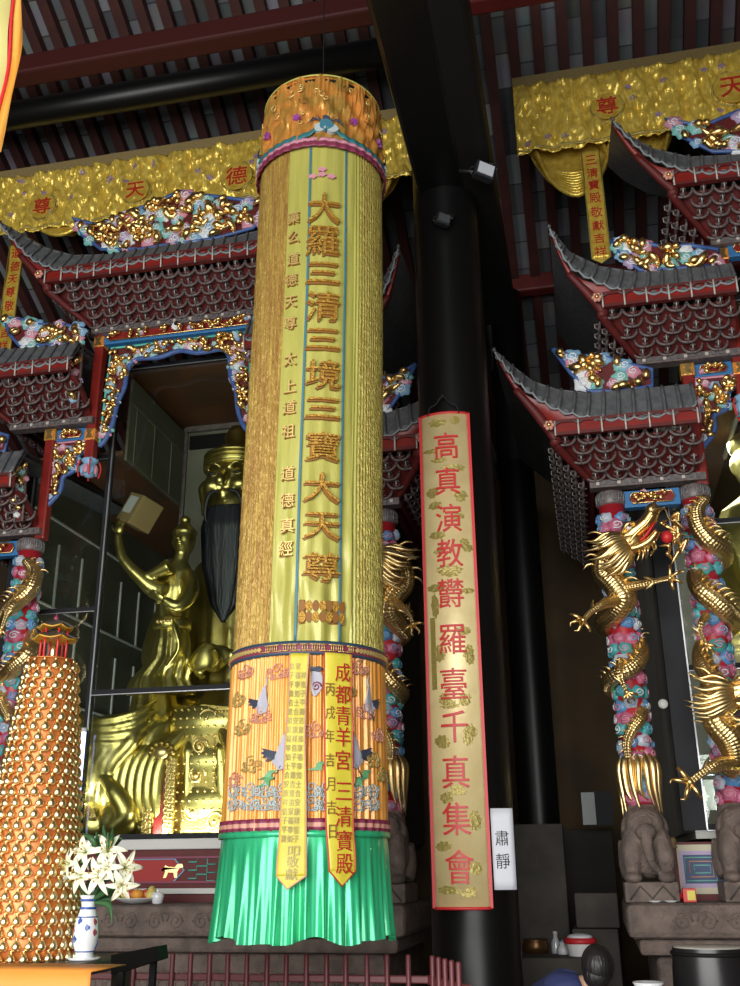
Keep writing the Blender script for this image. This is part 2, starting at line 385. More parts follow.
# patterned band between body and skirt
band = MB()
Zm = (Z_BAND+Z_BAND2)/2; bh = (Z_BAND-Z_BAND2)
band.grid(lambda u, v: bpt(2*PI*u, Z_BAND2+bh*v, .012+.004*math.sin(PI*v)), 180, 5, 'maroon', mf=lambda u, v: 'maroon' if .2 < v < .8 else 'band_navy', close=True)
bo = band.build('patterned_band', bt, solid=.006, label='maroon band edged in dark blue')
mb = MB()
for k in range(110):
    th = 2*PI*k/110; s = bh*.22
    if abs((th+PI) % (2*PI)-PI) < .6:
        c = [(s*1.1, s), (-s*1.1, s), (-s*1.1, -s), (s*1.1, -s)]
        for i in range(4):
            p, q = c[i], c[(i+1) % 4]
            if i != k % 4: mb.tube([bpt(th+p[0]/.48, Zm+p[1], .03), bpt(th+q[0]/.48, Zm+q[1], .03)], .0028, 'embroidery_light', 4, 1)
    else:
        mb.prism([(-s,0),(0,-s*.8),(s,0),(0,s*.8)], lambda a, b, h: bpt(th+a/.48, Zm+b, h), .02, .032, 'embroidery_light')
mb.build('fret_embroidery', bo, label='pale gold fret embroidery')
# orange skirt
def sk_off(th, z):
    t = (Z_BAND2-z)/(Z_BAND2-Z_SK); return .004+.009*math.sin(th*46+2*math.sin(th*3))*(.5+.7*t)+.006*math.sin(th*97+z*2)
bsheet(-PI, PI, Z_SK, Z_BAND2+.005, sk_off, 'silk_orange', 24).build('orange_skirt', bt, fixn=False)
skmap = lambda u, v, h: bpt(u/.49, v, sk_off(u/.49, v)*.6+h+.008)
emb = MB()
def blob(mb, mp, u, v, ru, rv, m, lob=5, amp=.15, h0=0, h1=.008, rot=0, n=20):
    mb.prism([(u+ru*math.cos(a+rot)*(1+amp*math.cos(lob*a)), v+rv*math.sin(a+rot)*(1+amp*math.cos(lob*a))) for a in [2*PI*k/n for k in range(n)]], mp, h0, h1, m)
def swirl(mb, mp, u, v, s, m, turns=1.6, r=.004, h=.008, n=14, ph=0):
    mb.tube([mp(u+s*(1-.85*i/n)*math.cos(ph+2*PI*turns*i/n), v+s*(1-.85*i/n)*math.sin(ph+2*PI*turns*i/n), h) for i in range(n+1)], r, m, 5, 1, raw=True)
def cloud_line(mb_, mp, u, v, s, m, rnd):
    mb = MB()
    for (a, b, q) in ((-1,0,.8),(0,.35,1),(1,0,.8),(.5,-.5,.6),(-.5,-.5,.6)):
        swirl(mb, mp, u+a*s, v+b*s, s*q*.6, m, 1.4, .0045, .007, ph=rnd.uniform(0, 6))
    mb.tube([mp(u-1.4*s, v-.5*s, .007), mp(u, v-.75*s, .007), mp(u+1.4*s, v-.5*s, .007)], .0035, m, 5, 4); mb.build('embroidered_cloud', bt)
def crane(mb, mp, u, v, s, fl=1):
    # trailing wing, body, neck, head, legs
    mb.prism([(u+fl*s*a, v+s*b) for a, b in ((-.1,.1),(.15,.9),(.3,1.0),(.42,.3),(.58,-.2),(.42,-.6),(0,-.7),(-.35,-.3))], mp, .0, .01, 'crane_grey')
    mb.prism([(u+fl*s*a, v+s*b) for a, b in ((-.15,.15),(-.9,.35),(-.75,.2),(-.95,.12),(-.7,.02),(-.85,-.1),(-.55,-.12),(-.6,-.3),(-.2,-.2))], mp, .002, .013, 'crane_dark')
    mb.tube([mp(u+fl*s*.3, v+s*.9, .008), mp(u+fl*s*.42, v+s*1.25, .01), mp(u+fl*s*.3, v+s*1.6, .01)], [.012*s/.1*.6,.004], 'crane_grey', 6, 4)
    mb.tube([mp(u+fl*s*.1, v-s*.5, .008), mp(u-fl*s*.25, v-s*1.1, .008)], .004, 'crane_dark', 5, 2)
rnd = random.Random(5)
for (px, py, s, fl) in ((262,703,.10,1),(369,703,.10,-1),(280,755,.125,1),(356,754,.125,-1)):
    th, z = bhit(px, py); cb = MB(); crane(cb, skmap, th*.49, z, s, fl); cb.build('embroidered_crane', bt, label='grey crane with dark wing feathers')
th, z = bhit(316, 682); blob(emb, skmap, th*.49, z, .035, .085, 'crane_grey', 3, .1); blob(emb, skmap, th*.49, z+.075, .04, .016, 'crane_dark', 5, .2, .004, .014); swirl(emb, skmap, th*.49, z-.03, .03, 'maroon', r=.006)
for (px, py, m) in ((247,672,'thread_pink'),(278,672,'thread_pink'),(358,668,'thread_pink'),(262,716,'thread_pink'),(244,728,'thread_olive'),(364,712,'thread_pink'),(372,760,'thread_olive'),(252,765,'thread_olive'),(345,690,'thread_olive'),(316,730,'thread_pink'),(240,700,'thread_olive'),(377,735,'thread_pink'),(236,780,'thread_pink'),(380,775,'thread_olive')):
    th, z = bhit(px, py); cloud_line(emb, skmap, th*.49, z, .055, m, rnd)
for px in range(236, 386, 15):
    th, z = bhit(px, 800)
    for dz in (.055, -.02): cloud_line(emb, skmap, th*.49, z+dz, .05, 'thread_blue', rnd)
for (px, py) in ((266,783),(268,776),(316,767),(355,783),(362,775)):
    th, z = bhit(px, py); g_ = MB(); g_.prism([(th*.49+a, z+b) for a, b in ((-.06,-.02),(.03,-.02),(.03,.01),(.07,.03),(.01,.03),(-.01,-.005))], skmap, 0, .01, 'thread_green'); g_.build('green_motif', bt, label='small green embroidered motif')
emb.build('gourd_motif', bt, label='grey embroidered gourd with dark top')
mb = MB(); mb.grid(lambda u, v: bpt(2*PI*u, Z_SK+.005+.07*v, .02+.008*math.sin(2*PI*u*46)), 360, 3, 'maroon', mf=lambda u, v: 'thread_pink' if .35 < v < .7 else 'maroon', close=True)
mb.build('skirt_hem', bt, solid=.006, label='maroon and pink hem')
mb = MB(); mb.grid(lambda u, v: bpt(2*PI*u, Z_SK-.025+.035*v, .026), 180, 2, 'silk_green', close=True); mb.build('green_heading', bt, solid=.006)
# green flounce: deep soft folds and an uneven hem
def gr(u, v):
    th = 2*PI*u; t = 1-v
    f = .010+.020*t*math.sin(th*34+1.3*math.sin(th*5))+.010*t*math.sin(th*61+.8)
    z = Z_END+(Z_SK-.02-Z_END)*v+(.018*math.sin(th*6+1)+.012*math.sin(th*11))*t
    return bpt(th, z, f-.006*t)
mb = MB(); mb.grid(gr, 540, 16, 'silk_green', close=True); mb.build('green_flounce', bt, fixn=False, label='gathered green satin flounce')
# two hanging ribbons
def tail(pts, m, name, label):
    # pts: rows of (left px, right px, y px)
    rows = [(bhit(l, y), bhit(r, y)) for l, r, y in pts]
    def row(v):
        x = v*(len(rows)-1); i = min(int(x), len(rows)-2); t = x-i
        (a, za), (b, zb) = rows[i]; (c, zc), (d, zd) = rows[i+1]
        return a+(c-a)*t, b+(d-b)*t, (za+(zc-za)*t+zb+(zd-zb)*t)/2
    mbt = MB()
    def fn(u, v):
        a, b, z = row(v); th = a+(b-a)*u; return bpt(th, z, .05+.02*v*v+.004*math.sin(v*22)+.003*math.sin(u*6))
    mbt.grid(fn, 10, 60, m)
    a, b, z = row(1); tip = bhit(pts[-1][3] if len(pts[-1]) > 3 else (pts[-1][0]+pts[-1][1])/2, pts[-1][2])[0]
    return mbt, row, fn
for (rows, tip, label) in (([(292,309,655),(291,306,700),(288,305,740),(285,306,790),(282,306,840),(280,306,876)], (289.5,889), 'narrow yellow ribbon with faint small characters'),
                    ([(322.7,347.5,655),(322.7,347.5,700),(323,348,760),(323.5,348,820),(326,349,871)], (337,886), 'yellow ribbon with dark red characters')):
    mbt, row, fn = tail(rows, 'silk_yellow', '', '')
    a, b, z = row(1); tt, tz = bhit(*tip)
    o = len(mbt.v); tp = bpt(tt, tz, .072)
    mbt.add([fn(k/10, 1) for k in range(11)]+[tp], [(k, k+1, 11) for k in range(10)], 'silk_yellow')
    tl = mbt.build('name_ribbon', bt, solid=.004, label=label)
    e = MB()
    e.tube([fn(0, k/40) for k in range(41)]+[tp]+[fn(1, k/40) for k in range(40, -1, -1)], .005, 'bright_red' if 'dark' in label else 'thread_pink', 5, raw=True); e.build('piping', tl, label='red piping')
    tmap = lambda u, v, h: bpt(u/.49, v, .052+.02*max(0, min(1, (Z_BAND2-v)/(Z_BAND2-tz)))**2+.004+h)
    e = MB()
    if 'dark' in label:
        for ch, px, py in (('成',339,674),('都',339,696),('青',339,717),('羊',339,738),('宮',338.5,761),('三',339,792),('清',338.5,817),('寶',339,841),('殿',339,864)):
            th, z = bhit(px, py); g_ = MB(); letter(g_, ch, tmap, th*.49-.0, z, .088, .112, 'red_letter', 0, .006); g_.build('red_character', tl, fixn=False)
        for ch, px, py in (('丙',327.5,691),('戌',327.5,714),('年',327,737),('吉',327,761),('月',327.5,785),('吉',328,808),('日',329,832)):
            th, z = bhit(px, py); g_ = MB(); letter(g_, ch, tmap, th*.49, z, .05, .075, 'embroidery_dark', 0, .006); g_.build('small_character', tl, fixn=False)
    else:
        for ch, px, py in (('叩',295,852),('敬',294,862),('獻',293,874)):
            th, z = bhit(px, py); letter(e, ch, tmap, th*.49, z, .055, .06, 'thread_olive', 0, .006)
        chs = '信士弟子合家平安福壽康寧吉祥如意'
        for col in range(3):
            for i in range(20):
                if col == 2 and i < 1: continue
                py = 668+i*9; l = 291-(py-655)*.045; px = l+3.5+col*5.2
                th, z = bhit(px, py); letter(e, chs[(i*3+col*5) % len(chs)], tmap, th*.49, z, .026, .04, 'thread_olive', 0, .005)
    if e.v: e.build('ribbon_lettering', tl, fixn=False, label='rows of tiny faint characters')
# frame hoops and the cord it hangs by
mb = MB(); mb.tube([V((-1.70+.44*math.cos(2*PI*k/48), 6.3+.44*math.sin(2*PI*k/48), Z_TOP-.03)) for k in range(49)], .012, 'black_matte', 6, raw=True)
for k in range(2):
    a = k*PI/2+.3; mb.bar((-1.70+.44*math.cos(a), 6.3+.44*math.sin(a), Z_TOP-.03), (-1.70-.44*math.cos(a), 6.3-.44*math.sin(a), Z_TOP-.03), .015, .015, 'black_matte')
mb.build('hoop', bt, label='black metal hoop inside the top')
mb = MB(); mb.tube([(-1.70,6.3,Z_TOP-.03),(-1.70,6.3,12.3)], .005, 'black_matte', 5, 1); mb.build('hanging_cord', bt)
# ------------------------------------------------------------------ the hall
ZR0, SL = 11.0, .51
def roofz(y): return ZR0-SL*(y-9)
Y0, Y1, X0, X1 = -4.0, 15.5, -12.0, 7.0
def sbox(name, lo, hi, m):
    lo, hi = V(lo), V(hi); b = MB().box((lo+hi)/2, hi-lo, m); return struct(b.build(name, loc=(lo+hi)/2))
mat('floor_stone', (.20,.18,.16), .5, col2=(.13,.12,.11), cscale=1.5)
sbox('floor', (X0,Y0,-.2), (X1,Y1,0), 'floor_stone')
sbox('wall_back', (X0,Y1,0), (X1,Y1+.3,9), 'wall_brown')
sbox('wall_left', (X0-.3,Y0,0), (X0,Y1,18), 'wall_brown')
sbox('wall_right', (X1,Y0,0), (X1+.3,Y1,18), 'wall_brown')
b = MB()
b.box((-10.2,Y0-.15,3.2), (3.6,.3,6.4), 'wall_brown'); b.box((5.2,Y0-.15,3.2), (3.6,.3,6.4), 'wall_brown'); b.box((-2.5,Y0-.15,12), (19,.3,11.2), 'wall_brown')
struct(b.build('wall_front'))
# roof boards of grey tile between rafters
m = mat('ceiling_tile', (.10,.105,.11), .75); nt = m.node_tree; N = nt.nodes; L = nt.links
tc = N.new('ShaderNodeTexCoord'); br = N.new('ShaderNodeTexBrick'); br.offset = .35; br.inputs['Scale'].default_value = 1; br.inputs['Brick Width'].default_value = .42; br.inputs['Row Height'].default_value = .287
br.inputs['Mortar Size'].default_value = .01; br.inputs['Color1'].default_value = (.055,.06,.062,1); br.inputs['Color2'].default_value = (.26,.275,.29,1); br.inputs['Mortar'].default_value = (.04,.04,.04,1); br.inputs['Bias'].default_value = -.1
mp = N.new('ShaderNodeMapping'); mp.inputs['Rotation'].default_value = (0,0,PI/2); L.new(tc.outputs['Object'], mp.inputs[0]); L.new(mp.outputs[0], br.inputs['Vector'])
no = N.new('ShaderNodeTexNoise'); no.inputs['Scale'].default_value = 3; mx = N.new('ShaderNodeMix'); mx.data_type = 'RGBA'; mx.blend_type = 'MULTIPLY'; mx.inputs['Factor'].default_value = .55
L.new(tc.outputs['Object'], no.inputs['Vector']); L.new(br.outputs['Color'], mx.inputs[6]); L.new(no.outputs['Color'], mx.inputs[7]); L.new(mx.outputs[2], N['Principled BSDF'].inputs['Base Color'])
ang = -math.atan(SL)
b = MB(); Ln = math.hypot(Y1-Y0, SL*(Y1-Y0)); b.box((0,0,.04), (X1-X0, Ln, .08), 'ceiling_tile')
ceil = b.build('ceiling', loc=(0,0,0)); struct(ceil)
ceil.location = ((X0+X1)/2, (Y0+Y1)/2, roofz((Y0+Y1)/2)); ceil.rotation_euler = (ang, 0, 0)
nr = 62; raf = None
for k in range(nr):
    if raf is None:
        b = MB(); b.box((0,0,-.07), (.125, Ln-.1, .14), 'rafter_red'); raf = b.build('rafter', ceil, loc=(0,0,0)); raf['label'] = 'dark red rafter'; o = raf
    else: o = raf.copy(); C.objects.link(o)
    o.location = (-8.9+k*.287, 0, 0)
# beams
mat('purlin_red', (.055,.008,.007), .55)
def log(name, p, x0, x1, r, m, label, cat='beam'):
    b = MB(); b.tube([(x0,p.y,p.z),(x1,p.y,p.z)], r, m, 20, 1); o = b.build(name, loc=((x0+x1)/2, p.y, p.z)); tag(o, label, cat); return o
pA, pB = W(120, 101, 8.5), W(300, 63, 8.5)
log('round_beam', V((0,8.5,(pA.z+pB.z)/2)), -10, -1.0, .165, 'black_lacquer', 'glossy black round beam crossing above the left gold valance')
p = W(130, 50, 8.6)
def sq(name, y, z, x0, x1, h, w, m, label):
    b = MB(); b.box(((x0+x1)/2, y, z), (x1-x0, w, h), m, bev=.03); o = b.build(name, loc=((x0+x1)/2, y, z)); tag(o, label, 'beam'); return o
sq('roof_purlin', 8.0, W(130,52,8.0).z, -10, -1.2, .26, .24, 'purlin_red', 'dark red square purlin at upper left just under the rafters')
z = W(540,284,12.2).z; sq('roof_purlin', 12.2, z, -1.4, 6.5, .26, .2, 'dark_red', 'dark red purlin with two pale edges between the shrines')
z = W(600,8,7.6).z; sq('roof_purlin', 7.3, W(500,0,7.3).z+.05, -.9, 6.5, .2, .2, 'dark_red', 'dark red purlin cut by the top edge right of the pillar')
for dz in (-.13, .13):
    pass
# main pillar with its stacked cross beams
pb, pt_ = W(472,930,7.7), W(449,300,7.7)
PX = -.9
b = MB(); b.lathe((PX,7.7,0), [(.36,0),(.37,.1),(.34,.22),(.318,.24),(.312,1.2),(.300,5),(.292,7.6),(.29,11.2)], 'black_lacquer', 48)
o = b.build('pillar', loc=(PX,7.7,0)); tag(o, 'thick glossy black pillar in the middle with the gold scroll board on it', 'pillar')
# beam running towards the viewer
def zplane(px, py, z):
    d = ray(px, py); t = (z-EYE)/d.z; return V((d.x*t, d.y*t, z))
zb = 7.35
a1, a2 = zplane(362,0,zb), zplane(428,200,zb); b1, b2 = zplane(452,0,zb), zplane(480,170,zb)
xl = (a1.x+a2.x)/2; xr_ = (b1.x+b2.x)/2; print('beam', a1, a2, b1, b2)
BX0, BX1 = PX-.22, PX+.22
b = MB(); b.box((PX,3.8,zb+.3), (.44,7.6,.6), 'black_lacquer', bev=.04); o = b.build('cross_beam', loc=(PX,3.8,zb)); tag(o, 'broad glossy black beam running overhead to the top of the middle pillar', 'beam')
bq = W(512,300,9.5); b = MB(); b.box((bq.x-.2,5.0,bq.z+.25), (.4,10.0,.5), 'black_matte', bev=.04); o = b.build('cross_beam', loc=(bq.x-.2,5.0,bq.z)); tag(o, 'upper black beam above the broad one meeting the middle pillar', 'beam')
# rear pillar
q = W(538,800,12)
b = MB(); b.lathe((q.x,12,0), [(.25,0),(.235,.3),(.23,3),(.22,7),(.21,W(506,296,12).z)], 'black_lacquer', 32); o = b.build('pillar', loc=(q.x,12,0)); tag(o, 'thinner black pillar in the dark gap behind the middle pillar', 'pillar')
# dark masonry in the gap
def wbox(name, px0, px1, ytop, Y, dep, m, label, cat, z0=0., ybot=None, kids=None):
    a = W(px0, ytop, Y); c = W(px1, ytop, Y); z1 = (a.z+c.z)/2
    if ybot: z0 = (W(px0, ybot, Y).z+W(px1, ybot, Y).z)/2
    b = MB(); b.box(((a.x+c.x)/2, Y+dep/2, (z0+z1)/2), (c.x-a.x, dep, z1-z0), m, bev=.012)
    o = b.build(name, loc=((a.x+c.x)/2, Y+dep/2, z0)); tag(o, label, cat); return o
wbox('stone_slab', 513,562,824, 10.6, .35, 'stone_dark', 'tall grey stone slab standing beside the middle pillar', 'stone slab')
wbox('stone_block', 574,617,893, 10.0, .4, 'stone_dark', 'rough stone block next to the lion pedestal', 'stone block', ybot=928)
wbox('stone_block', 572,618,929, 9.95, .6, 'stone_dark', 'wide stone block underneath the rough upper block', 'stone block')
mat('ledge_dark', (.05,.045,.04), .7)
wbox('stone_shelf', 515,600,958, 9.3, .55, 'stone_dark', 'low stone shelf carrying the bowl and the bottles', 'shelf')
sbox('wall_partition', (-.7,13.6,0), (2.8,13.8,7.4), 'wall_brown')
wbox('wooden_screen', 562,612,829, 11.8, .3, 'wall_dark', 'dark wooden screen low down between the shrines', 'screen')
mat('pane', (.16,.18,.17), .4)
t = thing('framed_pane', 'small framed pane, pale on its left half, in the dark gap left of the lion', 'pane', W(598,824,11.5))
b = MB(); a, c, d_, e_ = W(583,826,11.5), W(613,826,11.5), W(613,791,11.5), W(583,791,11.5)
b.box((a+d_)/2, (c.x-a.x, .03, d_.z-a.z), 'metal_frame'); b.build('frame', t)
b = MB(); b.box(((a.x+a.x+.13)/2+.01, 11.47, (a.z+d_.z)/2), (.14, .02, (d_.z-a.z)*.94), 'pane'); b.build('pane', t, label='pale reflecting pane')
# floodlights on the beams
def flood(px, py, Y, s, label, lit):
    p = W(px, py, Y); t = thing('floodlight', label, 'floodlight', p)
    R = Matrix.Rotation(.25, 3, 'Y') @ Matrix.Rotation(.5, 3, 'Z')
    b = MB(); b.box(p, (s, s*.5, s*.8), 'metal_frame', R, bev=.01); b.build('housing', t)
    b = MB(); b.box(p+R @ V((0,-s*.27,0)), (s*.78,.01,s*.58), lit, R); b.build('glass', t, label='pale front glass')
    tgt = V((PX+.20, p.y, p.z+.05)) if p.x > PX+.22 else V((PX, 7.45, p.z)); a_ = MB(); a_.tube([p, tgt], .014, 'black', 8, 1); a_.build('mounting_arm', t)
    b = MB(); b.tube([p+V((-s*.6,0,0)), p+V((-s*.6,.05,s*.6)), p+V((s*.6,.05,s*.6)), p+V((s*.6,0,0))], .01, 'black', 6, 3); b.build('bracket', t)
mat('lamp_glass', (.6,.65,.7), .15, .3)
flood(484,172,7.15,.18, 'floodlight with a pale glass face clamped right of the pillar top', 'lamp_glass')
mat('lamp_dark', (.12,.13,.14), .15, .5)
flood(443,220,7.3,.13, 'small dark floodlight under the beam at the pillar top', 'lamp_dark')
# ------------------------------------------------------------------ carving
mat('drip_rim', (.24,.26,.27), .5)
CLOUDS = ['pink', 'cloud_teal', 'sky_blue', 'lilac', 'cloud_white', 'pink', 'cloud_teal']
def inside(poly, x, y):
    c = False; j = len(poly)-1
    for i in range(len(poly)):
        (xi, yi), (xj, yj) = poly[i], poly[j]
        if (yi > y) != (yj > y) and x < (xj-xi)*(y-yi)/(yj-yi)+xi: c = not c
        j = i
    return c
def cloud(mb, mp, u, v, s, m, ph=0, h=.03, rim='cloud_white'):
    n = 15; k = 5
    ring = [(u+s*math.cos(a)*(1+.16*math.cos(k*a+ph)), v+s*.85*math.sin(a)*(1+.16*math.cos(k*a+ph))) for a in [2*PI*i/n for i in range(n)]]
    vs = [mp(a, b, 0) for a, b in ring]+[mp(u+(a-u)*.86, v+(b-v)*.86, h*.8) for a, b in ring]+[mp(u, v, h)]
    fs = [(i, (i+1) % n, n+(i+1) % n, n+i) for i in range(n)]+[(n+i, n+(i+1) % n, 2*n) for i in range(n)]
    mb.add(vs, fs, m, True)
    q = 9; mb.tube([mp(u+s*.62*(1-.8*i/q)*math.cos(ph+i*.95), v+s*.55*(1-.8*i/q)*math.sin(ph+i*.95), h*1.02) for i in range(q+1)], s*.085, rim, 4, 1, raw=True, caps=False)
def gold_scroll(mb, mp, u, v, L, a, rnd, r=.022, m='gold', h=.045, poly=None):
    k = rnd.uniform(-1, 1)*11; pts = []; n = 8
    for i in range(n):
        if poly and not inside(poly, u+.02*math.cos(a), v+.02*math.sin(a)): a += 2.1; k = -k; u, v = u+L/n*.4*math.cos(a), v+L/n*.4*math.sin(a); pts.append(mp(u, v, h)); break
        pts.append(mp(u, v, h+.022*math.sin(i*1.1))); u += L/n*math.cos(a); v += L/n*math.sin(a); a += k*L/n; k *= 1.15
    if len(pts) < 3: return u, v
    mb.tube(pts, [r*.35, r*1.1, r*1.25, r*.9, r*.1], m, 7, 2)
    return u, v
def carve(poly, mp, rnd, ncloud, ngold, s=.07, L=.3, r=.022, back=None, parent=None, name='carving', label=None, border=None, bw=.02, loc=None):
    us = [p[0] for p in poly]; vs = [p[1] for p in poly]; u0, u1, v0, v1 = min(us), max(us), min(vs), max(vs)
    def rp():
        for _ in range(200):
            u, v = rnd.uniform(u0, u1), rnd.uniform(v0, v1)
            if inside(poly, u, v): return u, v
        return (u0+u1)/2, (v0+v1)/2
    mb = MB()
    mb.prism(poly, mp, -.03, .004, back or 'dark_red')
    if border:
        P = poly+[poly[0]]
        mb.tube([mp(a, b, .012) for a, b in P], bw, border, 6, 1, raw=True)
    for i in range(ncloud):
        u, v = rp(); cloud(mb, mp, u, v, s*rnd.uniform(.7, 1.15), CLOUDS[i % len(CLOUDS)], rnd.uniform(0, 6), .035)
    for i in range(ngold):
        u, v = rp(); gold_scroll(mb, mp, u, v, L*rnd.uniform(.35, .9), rnd.uniform(-PI, PI), rnd, r*rnd.uniform(1.0, 1.6), poly=poly)
    for i in range(ngold//2):
        u, v = rp(); p = mp(u, v, .05); mb.ell(p, (r*2.2, r*1.2, r*1.3), 'gold', 8, 5, Matrix.Rotation(rnd.uniform(0,3), 3, 'Y'))
    return mb.build(name, parent, loc=loc, label=label)
# ------------------------------------------------------------------ one dougong bracket: bowl, two curved arms, block and pin
def bracket_mesh():
    b = MB()
    b.ell((0,-.06,.08), (.24,.12,.26), 'bracket_red', 8, 5); b.ell((0,-.17,.10), (.13,.06,.13), 'black', 8, 5)
    for s in (-1, 1):
        b.tube([(0,-.16,-.34),(s*.22,-.13,-.26),(s*.40,-.08,0),(s*.47,-.06,.30)], [.085,.10,.085,.07], 'bracket_grey', 6, 2)
        b.tube([(s*.47,-.06,.30),(s*.5,-.1,.55)], [.06,.03], 'bracket_grey', 5, 1)
    b.tube([(0,.1,-.2),(0,-.22,-.12),(0,-.34,.12)], [.09,.075,.035], 'bracket_grey', 5, 2)
    b.box((0,-.2,.28), (.26,.22,.14), 'bracket_grey')
    b.tube([(0,-.35,-.02),(0,-.36,.34)], [.028,.028], 'bracket_light', 5, 1); b.ell((0,-.36,.36), (.045,.045,.045), 'bracket_light', 6, 4)
    o = b.build('dougong_bracket'); me = o.data; bpy.data.objects.remove(o); return me
BRK = bracket_mesh()
def brackets(TL, TR, BL, BR, rows, sp):
    """placements of rows of brackets over the sloping quad TL TR BR BL"""
    TL, TR, BL, BR = map(V, (TL, TR, BL, BR)); out = []
    rh = ((TL-BL).length+(TR-BR).length)/2/rows
    for r in range(rows):
        t = (r+.5)/rows; a = TL.lerp(BL, t); b = TR.lerp(BR, t); L = (b-a).length; n = max(1, int(L/sp)); xd = (b-a).normalized()
        for i in range(n):
            p = a+xd*((i+.5+(.25 if r % 2 else -.25))*L/n)
            y = V((-xd.y, xd.x, 0)); M = Matrix((xd*sp*1.02, y*sp*.9, V((0,0,rh*1.0)))).transposed().to_4x4(); M.translation = p
            out.append(M)
    return out
BRK_MB = MB(); _n = len(BRK.vertices)
def place_brackets(parent, base, Ms):
    Ms.sort(key=lambda M: M.translation.y)
    for M in Ms[:100]:
        o = bpy.data.objects.new('dougong_bracket', BRK); C.objects.link(o); o.parent = parent
        M2 = M.copy(); M2.translation = M.translation-base; o.matrix_local = M2
    if Ms[100:]:
        mb = MB(); names = [m.name for m in BRK.materials]
        for M in Ms[100:]:
            off = len(mb.v); mb.v += [M @ v.co for v in BRK.vertices]
            for p in BRK.polygons: mb.f.append([i+off for i in p.vertices]); mb.m.append(mb.mi(names[p.material_index])); mb.sm.append(p.use_smooth)
        o = mb.build('dougong_bracket_rows', parent); o['kind'] = 'stuff'
def resample(P, n):
    P = catmull(P, 8); d = [0]
    for a, b in zip(P, P[1:]): d.append(d[-1]+(b-a).length)
    out = []; j = 0
    for i in range(n+1):
        t = d[-1]*i/n
        while j < len(P)-2 and d[j+1] < t: j += 1
        s = (t-d[j])/max(d[j+1]-d[j], 1e-6); out.append(P[j].lerp(P[j+1], min(max(s, 0), 1)))
    return out
def tile_roof(root, eave, top, sp=.13, back=True):
    L = sum((b-a).length for a, b in zip(eave, eave[1:])); n = max(6, int(L/sp)); K = 6
    E_ = resample(eave, n*K); T_ = resample(top, n*K); mb = MB()
    w = 4
    vs = []
    for i in range(n*K+1):
        ph = abs(math.sin(PI*i/K)); e = E_[i]-V((0,0,.028*ph))
        for j in range(w+1):
            t = j/w; p = e.lerp(T_[i], t)+V((0, -.02*math.sin(PI*t), -.035*math.sin(PI*t))); vs.append(p)
    mb.add(vs, [(i*(w+1)+j, (i+1)*(w+1)+j, (i+1)*(w+1)+j+1, i*(w+1)+j+1) for i in range(n*K) for j in range(w)], 'tile_grey', False)
    # soffit just behind the drip edge
    vs = []
    for i in range(n*K+1): vs += [E_[i]-V((0,0,.028*abs(math.sin(PI*i/K)))), E_[i]+V((0,.05,.012)), T_[i]+V((0,.06,.0))]
    mb.add(vs, [(i*3+j, (i+1)*3+j, (i+1)*3+j+1, i*3+j+1) for i in range(n*K) for j in (0, 1)], 'tile_grey', False)
    for k in range(n+1):
        i = min(k*K, n*K); a, b = E_[i], T_[min(i+K*0, n*K)]; q = a.lerp(b, .5)+V((0,-.035,-.03))
        mb.tube([a+V((0,-.012,.0)), q, b+V((0,-.012,0))], .017, 'tile_grey', 6, 3)
    mb.tube([e-V((0,.008,.028*abs(math.sin(PI*i/K)))) for i, e in enumerate(E_)], .011, 'drip_rim', 5, raw=True)
    for i in range(n): # round drip discs
        c = E_[i*K+K//2]; mb.lathe(c+V((0,-.004,-.012)), [(.030,-.006),(.030,.006),(.001,.007)], 'tile_grey', 10, False, tilt=Matrix.Rotation(PI/2, 3, 'X'))
    return mb.build('tile_eave', root, label='grey tiled eave with scalloped drip edge')
def mirror_pts(P, cx): return [V((2*cx-p.x, p.y, p.z)) for p in P][::-1]
